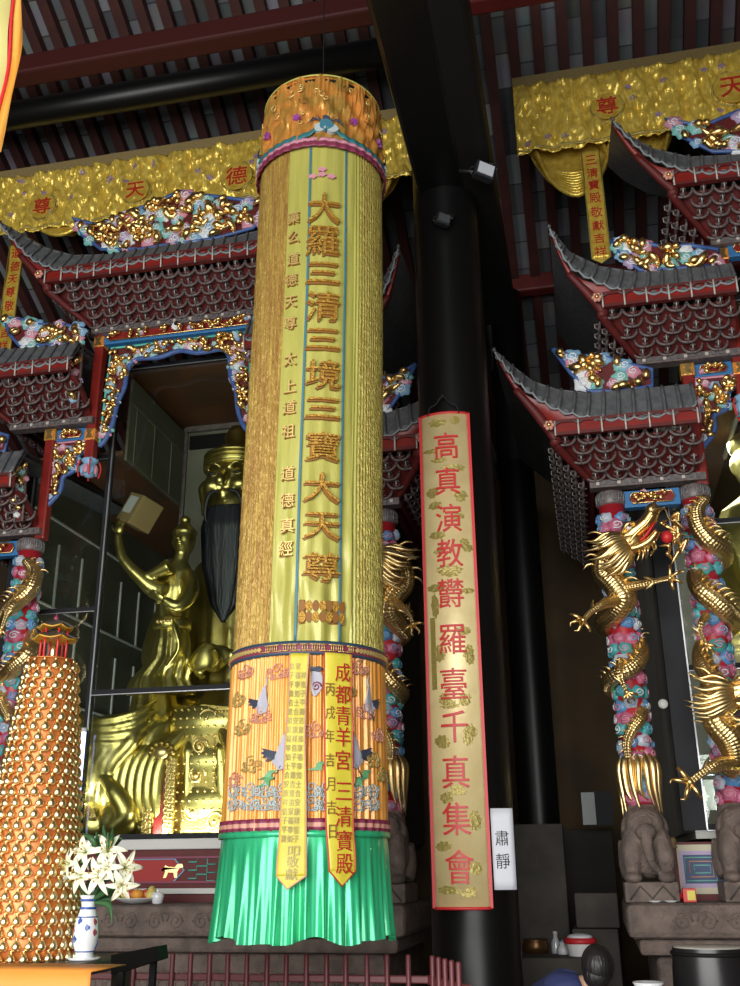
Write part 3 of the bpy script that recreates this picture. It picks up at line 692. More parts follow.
# ------------------------------------------------------------------ a shrine roof section
def roof_section(cx, mir, eave, top, brTop, brBot, fasc, rows, label, group, name='shrine_roof', depth=1.1, both=False, orn=None, seed=1, wing=None, sp=.185):
    """offsets from the shrine's axis; mir=-1 mirrors; both=True closes both ends symmetrically"""
    X = lambda u: cx+mir*u
    ev = [V((X(u), y, z)) for u, y, z in eave]; tp = [V((X(u), y, z)) for u, y, z in top]
    if both:
        ev = ev+[V((2*cx-p.x, p.y, p.z)) for p in ev[::-1] if abs(p.x-cx) > .01]; tp = tp+[V((2*cx-p.x, p.y, p.z)) for p in tp[::-1] if abs(p.x-cx) > .01]
    base = V(((ev[0].x+ev[-1].x)/2, 9, brBot[2]))
    root = thing(name, label, 'roof', base, group)
    tile_roof(root, ev, tp)
    # roof deck behind the tiles
    mb = MB(); n = len(tp)
    P2 = [p+V((0, depth, .35)) for p in tp]
    mb.add(tp+P2+[p-V((0,0,.06)) for p in tp]+[p-V((0,0,.06)) for p in P2], [(i, i+1, n+i+1, n+i) for i in range(n-1)]+[(2*n+i, 2*n+i+1, 3*n+i+1, 3*n+i) for i in range(n-1)]+[(i, i+1, 2*n+i+1, 2*n+i) for i in range(n-1)], 'tile_grey'); mb.build('roof_deck', root)
    uL, zT = brTop[0], brTop[2]; uR = -uL if both else brTop[1]; bL = brBot[0]; bR = -bL if both else brBot[1]; zB = brBot[2]; YT, YB = 8.5, 8.95
    mb = MB()
    # red fascia board with little square panels
    fz = fasc
    a, b = V((X(uL), 8.43, zT+fz/2)), V((X(uR), 8.43, zT+fz/2))
    mb.bar(a, b, .06, fz, 'red_lacquer'); mb.bar(a+V((0,-.035,-fz/2)), b+V((0,-.035,-fz/2)), .03, .03, 'dark_red'); mb.bar(a+V((0,-.035,fz/2)), b+V((0,-.035,fz/2)), .03, .03, 'dark_red')
    nn = max(2, int(abs(b.x-a.x)/sp))
    for i in range(nn+1):
        p = a.lerp(b, i/nn); mb.tube([p+V((0,-.05,-fz/2-.02)), p+V((0,-.06,fz/2))], .009, 'bracket_light', 5, 1); mb.tube([p+V((-.05,-.045,fz*.5)), p+V((0,-.055,fz*.25)), p+V((.05,-.045,fz*.5))], .009, 'bracket_grey', 4, 3)
    mb.build('fascia', root, label='red fascia board under the tiles')
    # dark board the brackets are fixed to
    mb = MB()
    TL, TR, BL, BR = V((X(uL), YT+.05, zT)), V((X(uR), YT+.05, zT)), V((X(bL), YB+.05, zB)), V((X(bR), YB+.05, zB))
    off = V((0,.12,0)); mb.add([TL,TR,BR,BL,TL+off,TR+off,BR+off,BL+off], [(0,1,2,3),(7,6,5,4),(0,4,5,1),(3,2,6,7),(0,3,7,4),(1,5,6,2)], 'dark_red')
    SL_ = V((X(uL), YT+depth, zT)); SB = V((X(bL), YT+depth-.1, zB)); o2 = V((mir*.1, 0, 0))
    mb.add([TL,SL_,SB,BL,TL+o2,SL_+o2,SB+o2,BL+o2], [(0,1,2,3),(7,6,5,4)], 'dark_red')
    if both:
        S2, B2 = V((X(uR), YT+depth, zT)), V((X(bR), YT+depth-.1, zB)); mb.add([TR,S2,B2,BR,TR-o2,S2-o2,B2-o2,BR-o2], [(0,1,2,3),(7,6,5,4)], 'dark_red')
    mb.build('bracket_board', root)
    f = V((0,-.06,0))
    Ms = brackets(*((TL+f,TR+f,BL+f,BR+f) if mir > 0 else (TR+f,TL+f,BR+f,BL+f)), rows, sp)
    g = V((-mir*.05,0,0))
    Ms += brackets(*((SL_+g,TL+g,SB+g,BL+g) if mir > 0 else (TL+g,SL_+g,BL+g,SB+g)), rows, sp)
    if both: Ms += brackets(TR-g, S2-g, BR-g, B2-g, rows, sp)
    place_brackets(root, base, Ms)
    # lower fret board
    mb = MB(); mb.bar(BL+V((-mir*.04,-.05,-.03)), BR+V((mir*.04,-.05,-.03)), .12, .07, 'bracket_grey')
    nf = max(3, int(abs(BR.x-BL.x)/.06))
    for i in range(nf):
        p = BL.lerp(BR, (i+.5)/nf)+V((0,-.115,-.03)); mb.box(p, (.03,.015,.03), 'bracket_light' if i % 3 == 0 else 'tile_grey')
    mb.build('fret_board', root, label='grey fret board below the brackets')
    # curved red hip beams running into the upturned corners
    for sd in ((1, -1) if both else (1,)):
        Q = (lambda p: V((2*cx-p.x, p.y, p.z))) if sd < 0 else (lambda p: p)
        e0, e1, e2 = ev[0], V((X(eave[1][0]), eave[1][1], eave[1][2])), V((X(eave[2][0]), eave[2][1], eave[2][2]))
        mb = MB()
        path = [e0+V((0,.06,-.02)), e1+V((mir*.0,.06,-.10)), e2+V((mir*.02,.08,-.17)), V((X(uL), 8.47, zT-.02))]
        low = [V((X(uL)-mir*.0, 8.52, zT-.06)), V((X(bL), 8.98, zB))]
        top_ = [e0+V((0,.05,.0)), e1+V((0,.05,-.02)), e2+V((0,.05,-.03)), V((X(uL)+mir*.25, 8.42, zT+fz+.02))]
        A_ = catmull([Q(p) for p in path], 6); B_ = catmull([Q(p) for p in top_], 6); m_ = len(A_)
        vs = [p for pr in zip(A_, B_) for p in pr]; vs2 = [p+V((0,.05,0)) for p in vs]
        mb.add(vs+vs2, [(2*i, 2*i+2, 2*i+3, 2*i+1) for i in range(m_-1)]+[(2*m_+2*i, 2*m_+2*i+2, 2*m_+2*i+3, 2*m_+2*i+1) for i in range(m_-1)]+[(2*i, 2*i+2, 2*m_+2*i+2, 2*m_+2*i) for i in range(m_-1)], 'red_lacquer', True)
        mb.tube([Q(p) for p in path[1:]+low], [.03,.045,.05,.045,.03], 'dark_red', 8, 5)
        mb.build('hip_beam', root, label='curved red hip beam')
        mb = MB(); c = Q(V((X(uL)-mir*.05, 8.36, zT+.07)))
        for k in range(7): a_ = k*2*PI/6; mb.ell(c+(V((math.cos(a_)*.032, -.02, math.sin(a_)*.032)) if k < 6 else V((0,-.035,0))), .02 if k < 6 else .022, 'thread_pink' if k < 6 else 'gold', 8, 5)
        mb.build('flower_boss', root, label='carved pink flower with gold heart')
    # carved ridge ornament
    if orn:
        poly = [(X(u), z) for u, z in orn]
        if both: poly = poly[5:]+poly[:5]; poly = poly+[(2*cx-x, z) for x, z in poly[::-1][1:-1]]
        rnd = random.Random(seed); ar = abs(sum(poly[i][0]*poly[(i+1) % len(poly)][1]-poly[(i+1) % len(poly)][0]*poly[i][1] for i in range(len(poly))))/2
        carve(poly, plane_map(8.72), rnd, int(ar*75), int(ar*60), .088, .36, .027, 'dark_red', root, 'ridge_carving', 'gilded dragons among pink, teal and blue clouds with blue rim', 'blue', .022)
    if wing:
        rnd = random.Random(seed+9); poly = [(X(u), z) for u, z in wing]
        carve(poly, plane_map(8.72), rnd, 7, 9, .05, .3, .022, 'dark_red', root, 'carved_wing', 'gold and blue carved wing beside the post', 'bracket_grey', .012)
    return root

LC, RC = -4.02, 2.61
def loc(pts, Y, c):                     # measured outline -> offsets from a shrine's axis (u, y, z)
    out = []
    for i, (px, py) in enumerate(pts):
        y = Y[i] if isinstance(Y, (list, tuple)) else Y
        p = W(px, py, y); out.append((p.x-c, y, p.z))
    return out
YE = [8.2,8.3,8.36]+[8.4]*8
LOW_E = loc([(494,350),(514,377),(532,393),(550,405),(568,412),(596,417),(620,418),(645,416),(670,412),(698,404)], YE, RC)
LOW_T = loc([(494,349),(512,365),(533,381),(557,389),(589,393),(620,390),(656,387),(698,383)], [8.22,8.4,8.5]+[8.55]*6, RC)
MID_E = loc([(549,227),(567,261),(585,275),(610,286),(635,291),(656,292),(691,288),(740,280)], YE, RC)
MID_T = loc([(549,226),(570,252),(600,266),(640,272),(690,268),(740,262)], [8.22,8.4,8.5]+[8.55]*6, RC)
TOP_E = loc([(0,223),(18,244),(36,260),(69,271),(109,267),(182,254)], YE, LC)
TOP_T = loc([(1,222),(22,235),(44,247),(73,255),(109,254),(182,243)], [8.22,8.4,8.5]+[8.55]*6, LC)
def zshift(P, d): return [(u, y, z+d) for u, y, z in P]
def U(px, py, Y, c): p = W(px, py, Y); return p.x-c, p.z
o_low = [U(x, y, 8.72, RC) for x, y in ((553,350),(571,374),(589,392),(620,392),(652,387),(652,370),(625,364),(600,356),(575,357))]
o_mid = [U(x, y, 8.72, RC) for x, y in ((611,241),(622,258),(640,271),(680,269),(719,266),(718,250),(690,246),(660,247),(635,242))]
o_top = [U(x, y, 8.72, LC) for x, y in ((73,219),(83,236),(102,250),(140,250),(182,243),(182,194),(165,199),(145,207),(128,214),(100,226))]
o_top[4] = (0., o_top[4][1]); o_top[5] = (0., o_top[5][1]+.03)
lowTL = U(556,439,8.5,RC); lowB = (U(594,484,8.95,RC), U(705,474,8.95,RC))
midTL = U(603,312,8.5,RC); midB = (U(640,361,8.95,RC), U(740,351,8.95,RC))
topTL = U(50,287,8.5,LC); topB = U(97,331,8.95,LC)
print('low', LOW_E[0], LOW_E[5], lowTL, lowB, 'mid', MID_E[0], MID_E[5], midTL, midB, 'top', TOP_E[0], TOP_E[3], topTL, topB)
def roof_low(cx, m, label, seed, wing=None):
    uR = -1.45
    E2 = [p for p in LOW_E if p[0] < uR]+[(uR, 8.4, LOW_E[-1][2])]; T2 = [p for p in LOW_T if p[0] < uR]+[(uR, 8.55, LOW_T[-1][2])]
    return roof_section(cx, m, E2, T2, (lowTL[0], uR, lowTL[1]), (lowB[0][0], uR+.03, (lowB[0][1]+lowB[1][1])/2), .12, 5, label, None, orn=o_low, seed=seed, wing=wing, depth=3.4)
def roof_mid(cx, m, label, seed, wing=None, dz=0):
    uR = -.96
    E2 = zshift([p for p in MID_E if p[0] < uR]+[(uR, 8.4, MID_E[-1][2])], dz); T2 = zshift([p for p in MID_T if p[0] < uR]+[(uR, 8.55, MID_T[-1][2])], dz)
    return roof_section(cx, m, E2, T2, (midTL[0], uR, midTL[1]+dz), (midB[0][0], uR+.02, (midB[0][1]+midB[1][1])/2+dz), .13, 5, label, None, orn=[(u, z+dz) for u, z in o_mid], seed=seed, wing=wing, depth=2.6)
def roof_top(cx, label, seed, dz=0, du=0):
    f = lambda P: [(u+du, y, z+dz) for u, y, z in P]
    return roof_section(cx, 1, f([p for p in TOP_E if p[0] < -.1])+[(0, 8.4, TOP_E[-1][2]+dz)], f([p for p in TOP_T if p[0] < -.1])+[(0, 8.55, TOP_T[-1][2]+dz)], (topTL[0]+du, 0, topTL[1]+dz), (topB[0]+du*.5, 0, topB[1]+dz), .14, 5, label, None, both=True, orn=[(u+(du if u < -.05 else 0), z+dz) for u, z in o_top], seed=seed)
wg = [(-1.18,6.95),(-1.0,7.0),(-.98,6.2),(-1.06,6.2),(-1.08,6.6)]
wg2 = [(-1.70,5.55),(-1.5,5.6),(-1.47,4.98),(-1.56,4.98),(-1.58,5.3)]
roof_top(LC, 'highest grey tiled roof of the left shrine with dark bracket rows', 21)
roof_mid(LC, 1, 'middle roof at the left picture edge beside the red post', 22, wg)
roof_mid(LC, -1, 'middle roof of the left shrine hidden mostly behind the silk banner', 23, wg)
roof_low(LC, 1, 'lowest roof at the left picture edge above the dragon column', 24, wg2)
roof_low(LC, -1, 'lowest roof between the silk banner and the black pillar', 25, wg2)
roof_top(RC, 'highest grey tiled roof of the right shrine at the right picture edge', 26, .14, -.03)
roof_mid(RC, 1, 'middle roof of the right shrine with upturned left corner', 27)
roof_low(RC, 1, 'lowest roof of the right shrine with long upturned left corner', 28)

# ------------------------------------------------------------------ posts, beams, panels, hanging carvings
def post(cx, u, z0, z1, w, label, block=None):
    t = thing('red_post', label, 'post', (cx+u, 9, z0))
    b = MB(); b.box((cx+u, 9, (z0+z1)/2), (w, w, z1-z0), 'red_lacquer', bev=.02); b.build('shaft', t)
    for zb_ in block or []:
        b = MB(); c = V((cx+u, 9, zb_)); b.box(c, (w*1.15, w*1.15, .13), 'hood_orange', bev=.01)
        b.prism([(cx+u-.04,zb_-.05),(cx+u+.04,zb_-.05),(cx+u+.02,zb_),(cx+u+.04,zb_+.05),(cx+u-.04,zb_+.05),(cx+u-.02,zb_)], plane_map(9-w*.575), 0, .012, 'gold'); b.build('painted_block', t, label='orange block with gold figure')
    return t
def panel(cx, u0, u1, z0, z1, Y, label, seed, field='red_lacquer', edge='panel_blue', emblem=None):
    if u0 > u1: u0, u1 = u1, u0
    t = thing('painted_beam', label, 'beam', (cx+(u0+u1)/2, Y, z0))
    b = MB(); b.box((cx+(u0+u1)/2, Y+.05, (z0+z1)/2), (u1-u0, .1, z1-z0), edge, bev=.006); b.build('board', t)
    h = (z1-z0)*.62; zc = (z0+z1)/2; a, c = cx+u0+.05, cx+u1-.05; q = h*.5
    poly = [(a,zc),(a+q*.5,zc-h/2),(c-q*.5,zc-h/2),(c,zc),(c-q*.5,zc+h/2),(a+q*.5,zc+h/2)]
    carve(poly, plane_map(Y-.01), random.Random(seed), max(1, int((u1-u0)*3)), int((u1-u0)*20)+3, .035, .2, .014, field, t, 'red_field', 'red field with gilt carving', 'gold', .006)
    if emblem is not None:
        b = MB(); c = V((cx+emblem, Y-.075, zc)); R = h*.52; R90 = Matrix.Rotation(PI/2, 3, 'X')
        half = [(R*math.cos(a), R*math.sin(a)) for a in [PI/2+PI*k/12 for k in range(13)]]+[(R/2*math.sin(PI*k/8)*-1*-1, -R/2+-R/2*math.cos(PI*k/8)*1) for k in range(1, 0)]
        b.lathe(c, [(R,-.01),(R,.008),(.001,.009)], 'white', 24, False, tilt=R90)
        yin = [(R*math.cos(a), R*math.sin(a)) for a in [-PI/2+PI*k/12 for k in range(13)]]+[(R/2*math.cos(a), R/2+R/2*math.sin(a)) for a in [PI/2+PI*k/8 for k in range(1, 8)]]+[(R/2*math.cos(a), -R/2+R/2*math.sin(a)) for a in [PI/2-PI*k/8 for k in range(0, 8)]]
        b.prism([(c.x+x, c.z+z) for x, z in yin], plane_map(c.y-.009), 0, .006, 'black')
        b.lathe(c+V((0,-.018,R/2)), [(R*.14,0),(R*.14,.004),(.0005,.005)], 'black', 10, False, tilt=R90); b.lathe(c+V((0,-.018,-R/2)), [(R*.14,0),(R*.14,.004),(.0005,.005)], 'white', 10, False, tilt=R90)
        b.build('yin_yang_disc', t, label='black and white yin yang disc')
    return t
def lotus_bud(cx, u, z, label):
    t = thing('lotus_pendant', label, 'pendant', (cx+u, 9, z-.2))
    b = MB(); b.lathe((cx+u, 9, z-.2), [(.02,0),(.05,.02),(.075,.07),(.08,.12),(.06,.16),(.09,.18),(.09,.2)], 'sky_blue', 16); b.build('bud', t)
    b = MB()
    for k in range(8):
        a = 2*PI*k/8; R = Matrix.Rotation(a, 3, 'Z')
        b.ell(V((cx+u, 9, z-.12))+R @ V((.078,0,0)), (.02,.032,.055), CLOUDS[(k*2) % 4 if k % 2 else 0], 8, 6, R)
    b.build('petals', t, label='pink and blue petals')
    for k in range(4):
        b = MB(); a = 2*PI*k/4+.5; b.tube([(cx+u+.1*math.cos(a), 9+.1*math.sin(a), z-.02), (cx+u+.12*math.cos(a), 9+.12*math.sin(a), z-.1), (cx+u+.1*math.cos(a), 9+.1*math.sin(a), z-.2)], .009, 'bright_red', 6, 4); b.build('red_hoop', t, label='bright red hoop')
def spandrel(cx, m, pts, edge_i, label, seed, rim='blue', tipc='teal'):
    """carved hanging corner; pts outline offsets, edge_i the indices of the wavy inner rim"""
    poly = [(cx+m*u, z) for u, z in pts]; t = thing('carved_spandrel', label, 'carving', (poly[0][0], 9, min(z for _, z in poly)))
    ar = abs(sum(poly[i][0]*poly[(i+1) % len(poly)][1]-poly[(i+1) % len(poly)][0]*poly[i][1] for i in range(len(poly))))/2
    carve(poly, plane_map(9.0), random.Random(seed), int(ar*110)+3, int(ar*110)+4, .055, .25, .019, 'dark_red', t, 'carved_field', 'gold flowers and pale clouds on dark red')
    b = MB(); b.tube([V((poly[i][0], 8.985, poly[i][1])) for i in edge_i], .026, rim, 8, 5); b.build('wavy_rim', t, label=f'{rim} wavy inner rim')
    b = MB(); out = [i for i in range(len(poly)) if i not in edge_i[1:-1]]
    k0 = edge_i[-1]; seq = [i % len(poly) for i in range(k0, k0+len(poly)-len(edge_i)+2)]
    b.tube([V((poly[i][0], 8.985, poly[i][1])) for i in seq], .014, tipc, 6, 1, raw=True); b.build('outer_rim', t)
    return t
for cx, sd, nm in ((LC, (1,-1), 'left'), (RC, (1,), 'right')):
    dz = .14 if nm == 'right' else 0
    for m in sd:
        w_ = {('left',1): 'just left of the tall glass', ('left',-1): 'hidden behind the silk banner', ('right',1): 'at the right picture edge'}[(nm, m)]
        post(cx, -.94*m, 5.72, 7.32, .11, f'red post {w_}', [7.12+dz, 6.0])
        lotus_bud(cx, -.94*m, 5.72, f'lotus pendant of the red post {w_}')
        w2 = {('left',1): 'above the dragon column at the left edge', ('left',-1): 'of the left shrine behind the silk banner', ('right',1): 'beside the lowest roof of the right shrine'}[(nm, m)]
        post(cx, -1.41*m, 4.86, 6.1, .115, f'short red post {w2}', [6.04])
        panel(cx, -1.35*m, -1.0*m, 5.965, 6.1, 8.98, f'short blue and red painted beam {w2}', 31+m)
        w3 = {('left',1): 'over the dragon columns at the left edge', ('left',-1): 'beside the black pillar, left of it', ('right',1): 'between the two dragon columns on the right'}[(nm, m)]
        panel(cx, -2.12*m, -1.62*m, 4.70, 4.86, 8.95, f'blue and red painted beam {w3}', 35+m)
        q = {('left',1): 'under the left red post, left of the tall glass', ('left',-1): 'behind the silk banner', ('right',1): 'right of the lowest right roof'}[(nm, m)]
        spandrel(cx, m, [(-1.35,5.95),(-1.35,5.55),(-1.40,5.22),(-1.33,5.28),(-1.24,5.40),(-1.22,5.55),(-1.10,5.62),(-1.08,5.76),(-.99,5.84),(-.99,5.95)], [2,3,4,5,6,7,8], f'gilt carved corner piece {q}', 40+m, 'blue', 'pink' )
    # big beam and arch over the middle opening
    if nm == 'left': panel(cx, -.88, .88, 7.08, 7.24, 8.95, 'long red and gold painted beam with a yin yang over the tall glass', 51, emblem=.0)
    else: panel(cx, -.88, .0, 7.22, 7.38, 8.95, 'long painted beam of the right shrine cut by the picture edge', 52)
L_ = lambda x, y: U(x, y, 9.0, LC)
arch = [L_(112,349), L_(108,380), L_(103,420), L_(100,447), L_(106,440), L_(113,425), L_(118,404), L_(125,388), L_(128.5,370), L_(137,360), L_(160,358), L_(183,351)]
arch = [(u, z) for u, z in arch]; arch[-1] = (0., arch[-1][1]); arch.append((0., L_(181,338)[1]))
full = arch[3:12]+[(-u, z) for u, z in arch[3:11]][::-1]+[(-u, z) for u, z in arch[:3]][::-1]+arch[:3]
nI = 9+8
spandrel(LC, 1, full, list(range(0, nI)), 'carved arch with blue wavy rim and teal frame above the tall glass', 60)
# ------------------------------------------------------------------ dragon columns
mat('crimson', (.40,.015,.025), .4); mat('eye_white', (.8,.8,.75), .3)
CR = .118
mat('col_pink', (.50,.13,.22), .4); mat('col_teal', (.07,.36,.36), .4); mat('col_blue', (.10,.26,.50), .4); mat('col_pale', (.45,.50,.58), .4)
COLC = ['col_pink','col_teal','col_blue','col_pink','col_teal','col_pale']; RIMC = ['cloud_white','pink','sky_blue']
def fret_capital(t, x, y, z0, z1):
    b = MB(); b.lathe((x, y, 0), [(CR*1.08,z0),(CR*1.14,z0+.01),(CR*1.14,z1-.01),(CR*1.08,z1)], 'bracket_grey', 32)
    for k in range(14):
        a0 = 2*PI*k/14; R = CR*1.16; zc = (z0+z1)/2; h = (z1-z0)*.3
        P = lambda da, z: V((x+math.cos(a0+da)*R, y+math.sin(a0+da)*R, zc+z))
        for i, seq in enumerate(([(-.17,-h),(-.17,h),(.12,h),(.12,-h*.4),(-.05,-h*.4)],)):
            b.tube([P(*q) for q in seq], .0045, 'drip_rim', 4, 1, raw=True)
    b.build('fret_capital', t, label='grey capital with key fret')
def column(x, y, z0, z1, label, seed, mets=True):
    t = thing('dragon_column', label, 'column', (x, y, z0), None)
    b = MB(); b.lathe((x, y, 0), [(CR,z0),(CR,z1)], 'crimson', 32); b.build('shaft', t, label='crimson shaft')
    fret_capital(t, x, y, z1-.13, z1)
    rnd = random.Random(seed); mp = lambda u, v, h: V((x+math.cos(u/CR)*(CR+h), y+math.sin(u/CR)*(CR+h), v))
    b = MB(); z = z0+.05; i = 0
    while z < z1-.18:
        for k in range(6):
            a = (2*PI*k/6+i*.53+rnd.uniform(-.2,.2)); cloud(b, mp, a*CR, z+rnd.uniform(-.03,.03), rnd.uniform(.055,.078), COLC[(i*2+k*3) % 6], rnd.uniform(0,6), .035, RIMC[(i+k) % 3])
        z += .112; i += 1
    b.build('cloud_relief', t, label='pink, teal and pale blue cloud relief')
    return t
def frame(fwd, up=V((0,0,1))):
    f = fwd.normalized(); r = f.cross(up)
    if r.length < 1e-3: r = V((1,0,0))
    r.normalize(); u = r.cross(f); return Matrix((f, r, u)).transposed()     # local x forward, y right, z up
def dragon_head(root, pos, fwd, s, up=V((0,0,1)), seed=1, swept=1.):
    R = frame(fwd, up); P = lambda x, y, z: pos+R @ V((x*s, y*s, z*s)); rnd = random.Random(seed)
    b = MB()
    b.ell(P(0,0,0), (.17*s,.13*s,.14*s), 'gold', 14, 10, R)
    b.tube([P(-.02,0,.04), P(.16,0,.07), P(.30,0,.10), P(.42,0,.17)], [.13*s,.115*s,.10*s,.085*s], 'gold', 12, 4, flat=.8)
    b.ell(P(.42,0,.19), (.085*s,.10*s,.08*s), 'gold', 10, 8, R)
    for q in (-1, 1):
        b.ell(P(.46,q*.045,.22), (.028*s,.026*s,.026*s), 'gold', 8, 6, R)
        b.tube([P(.0,q*.10,.10), P(.10,q*.115,.15), P(.19,q*.08,.14)], [.02*s,.035*s,.015*s], 'gold', 8, 4)     # brows
        b.tube([P(.02,q*.12,-.06), P(.14,q*.11,.0), P(.3,q*.085,.05), P(.42,q*.07,.12)], .018*s, 'gold', 6, 4)   # lips
    b.build('head', root); hd = C.objects[-1] if False else None
    hd = [o for o in root.children if o.name.startswith('head')][-1]
    b = MB(); b.tube([P(-.05,0,-.08), P(.10,0,-.13), P(.24,0,-.12), P(.36,0,-.06)], [.09*s,.08*s,.07*s,.05*s], 'gold', 10, 4, flat=.7)
    for k in range(6): b.tube([P(.06+.04*k,rnd.uniform(-.04,.04),-.15), P(.04+.04*k,rnd.uniform(-.06,.06),-.22), P(-.02+.04*k,rnd.uniform(-.08,.08),-.28)], [.018*s,.012*s,.002*s], 'gold_fins', 5, 3)
    b.build('lower_jaw', hd, label='gold lower jaw with beard')
    b = MB(); b.tube([P(.02,0,-.06), P(.16,0,-.06), P(.30,0,.0), P(.38,0,.05)], [.04*s,.038*s,.03*s,.008*s], 'bright_red', 8, 4, flat=.4); b.build('tongue', hd, label='red tongue')
    for q in (-1, 1):
        b = MB(); b.ell(P(.10,q*.10,.115), .034*s, 'eye_white', 10, 8); b.ell(P(.118,q*.125,.12), .018*s, 'black', 8, 6); b.build('eye', hd, label='white eye with black pupil')
        b = MB(); b.tube([P(-.04,q*.07,.12), P(-.18,q*.10,.20), P(-.33,q*.13*swept,.18), P(-.44,q*.15,.25)], [.03*s,.028*s,.022*s,.004*s], 'gold', 8, 5)
        b.tube([P(-.2,q*.10,.20), P(-.28,q*.13,.28), P(-.37,q*.14,.30)], [.02*s,.015*s,.003*s], 'gold', 7, 4); b.build('horn', hd)
        b = MB(); b.tube([P(.42,q*.07,.16), P(.52,q*.16,.2), P(.5,q*.24,.08), P(.6,q*.28,.02)], [.012*s,.01*s,.004*s], 'gold_fins', 5, 5); b.build('whisker', hd)
        b = MB()
        for k in range(4): b.lathe(P(.2+.06*k,q*.07,.045+.02*k), [(.012*s,0),(.0005,-.045*s)], 'eye_white', 6)
        b.build('teeth', hd, label='pale fangs')
    b = MB()
    for k in range(30):                      # swept mane
        a = 2*PI*k/30; ry, rz = math.cos(a)*.12, math.sin(a)*.12-.01
        if abs(ry) < .05 and rz > .08: continue
        L = rnd.uniform(.22,.40); w = rnd.uniform(-.05,.05)
        b.tube([P(-.0,ry,rz), P(-.12,ry*1.7,rz*1.6+w*.3), P(-.12-L*.5,ry*2.0,rz*1.9-.02+w), P(-.12-L,ry*2.1,rz*2.1+.04+w)], [.02*s,.034*s,.024*s,.002*s], 'gold_fins', 6, 3)
    b.build('mane', hd)
def dragon_leg(root, pts, s, ends, up=V((0,0,1)), elbow=True):
    b = MB(); b.tube(pts, [.075*s,.068*s,.05*s,.036*s,.034*s], 'gold_scales', 12, 6, uvs=(12, 40)); o = b.build('leg', root)
    wr = V(pts[-1]); d = (V(pts[-1])-V(pts[-2])).normalized(); side = d.cross(V((0,-1,0))).normalized()
    b = MB(); b.ell(wr, .045*s, 'gold', 10, 8); b.build('paw', o)
    for a in ends:                            # claws fan out round the paw
        v = (d*math.cos(a)+side*math.sin(a)); w = side*(1 if a >= 0 else -1)
        c = MB(); c.tube([wr, wr+v*.10*s+V((0,-.03*s,0)), wr+v*.17*s-V((0,.0,0))-w*.0, wr+v*.22*s-(w*.05 if abs(a) > .2 else V((0,.0,.05)))*s], [.026*s,.024*s,.018*s,.002*s], 'gold', 8, 4); c.build('claw', o)
    if elbow:
        k = V(pts[len(pts)//2]); b = MB(); back = -d
        for i in range(4): b.tube([k, k+(back*.08+side*(-.05+.035*i))*s, k+(back*.15+side*(-.09+.06*i))*s], [.03*s,.02*s,.002*s], 'gold_fins', 6, 3)
        b.build('elbow_fin', o)
def dragon(label, cx, cy, path, radii, head, legs, seed, group='gilded dragons coiled round the columns'):
    """path points are (px, py, Y); head (px, py, Y, fwd, size)"""
    P = [W(*p) if not isinstance(p, Vector) else p for p in path]
    root = thing('gilded_dragon', label, 'dragon', (cx, cy, min(p.z for p in P)), group)
    b = MB(); b.tube(P, radii, 'gold_scales', 16, 8, uvs=(14, 42)); bd = b.build('body', root)
    Q = catmull(P, 8); n = len(Q)
    for i in range(2, n-2, 3):
        T = (Q[i+1]-Q[i-1]).normalized(); rr = lerpl(radii, i/(n-1)); ax = V((Q[i].x-cx, Q[i].y-cy, 0)); o_ = ax-T*ax.dot(T)
        if o_.length < .01: continue
        o_.normalize(); sd = T.cross(o_); sd = sd if sd.z > 0 else -sd; dd = (o_*.55+sd*.8).normalized()
        b = MB(); b.tube([Q[i]+dd*rr*.8, Q[i]+dd*(rr*1.45)+T*rr*.2, Q[i]+dd*(rr*1.75)+T*rr*.75], [rr*.28, rr*.18, .002], 'gold_fins', 6, 2, flat=.6); b.build('dorsal_fin', bd)
    if head: dragon_head(root, W(*head[:3]), V(head[3]), head[4], seed=seed)
    for pts, s, ends in legs: dragon_leg(root, [W(*p) for p in pts], s, ends)
    return root, P
def tail_tuft(root, p, dirs, s):
    b = MB()
    rnd = random.Random(3)
    for k in range(16):
        a = 2*PI*k/16; r = CR+.015; w = rnd.uniform(-.1,.1)
        b.tube([p+V((math.cos(a)*r*.6, math.sin(a)*r*.6, .14)), p+V((math.cos(a)*(r+.03), math.sin(a)*(r+.03), .0)), p+V((math.cos(a+w)*(r+.025), math.sin(a+w)*(r+.025), -.2)), p+V((math.cos(a+.3)*(r+.03), math.sin(a+.3)*(r+.03), -.40*s*rnd.uniform(.7,1.1)))], [.02,.035,.028,.003], 'gold_fins', 6, 4)
    b.build('tail_tuft', root)
cols = {}
for nm, c, u in (('right outer', RC, -2.235), ('right inner', RC, -1.49), ('left edge', LC, -1.52), ('beside banner', LC, 2.24), ('behind banner', LC, 1.5)):
    lab = {'right outer': 'cloud-carved column with the roaring dragon, right of the dark gap', 'right inner': 'cloud-carved column near the right picture edge with descending dragon', 'left edge': 'cloud-carved column at the left picture edge behind the golden tower', 'beside banner': 'cloud-carved column between the silk banner and the black pillar', 'behind banner': 'cloud-carved column hidden behind the silk banner'}[nm]
    column(c+u, 9, 2.09, 4.86, lab, sum(map(ord, nm))); cols[nm] = c+u
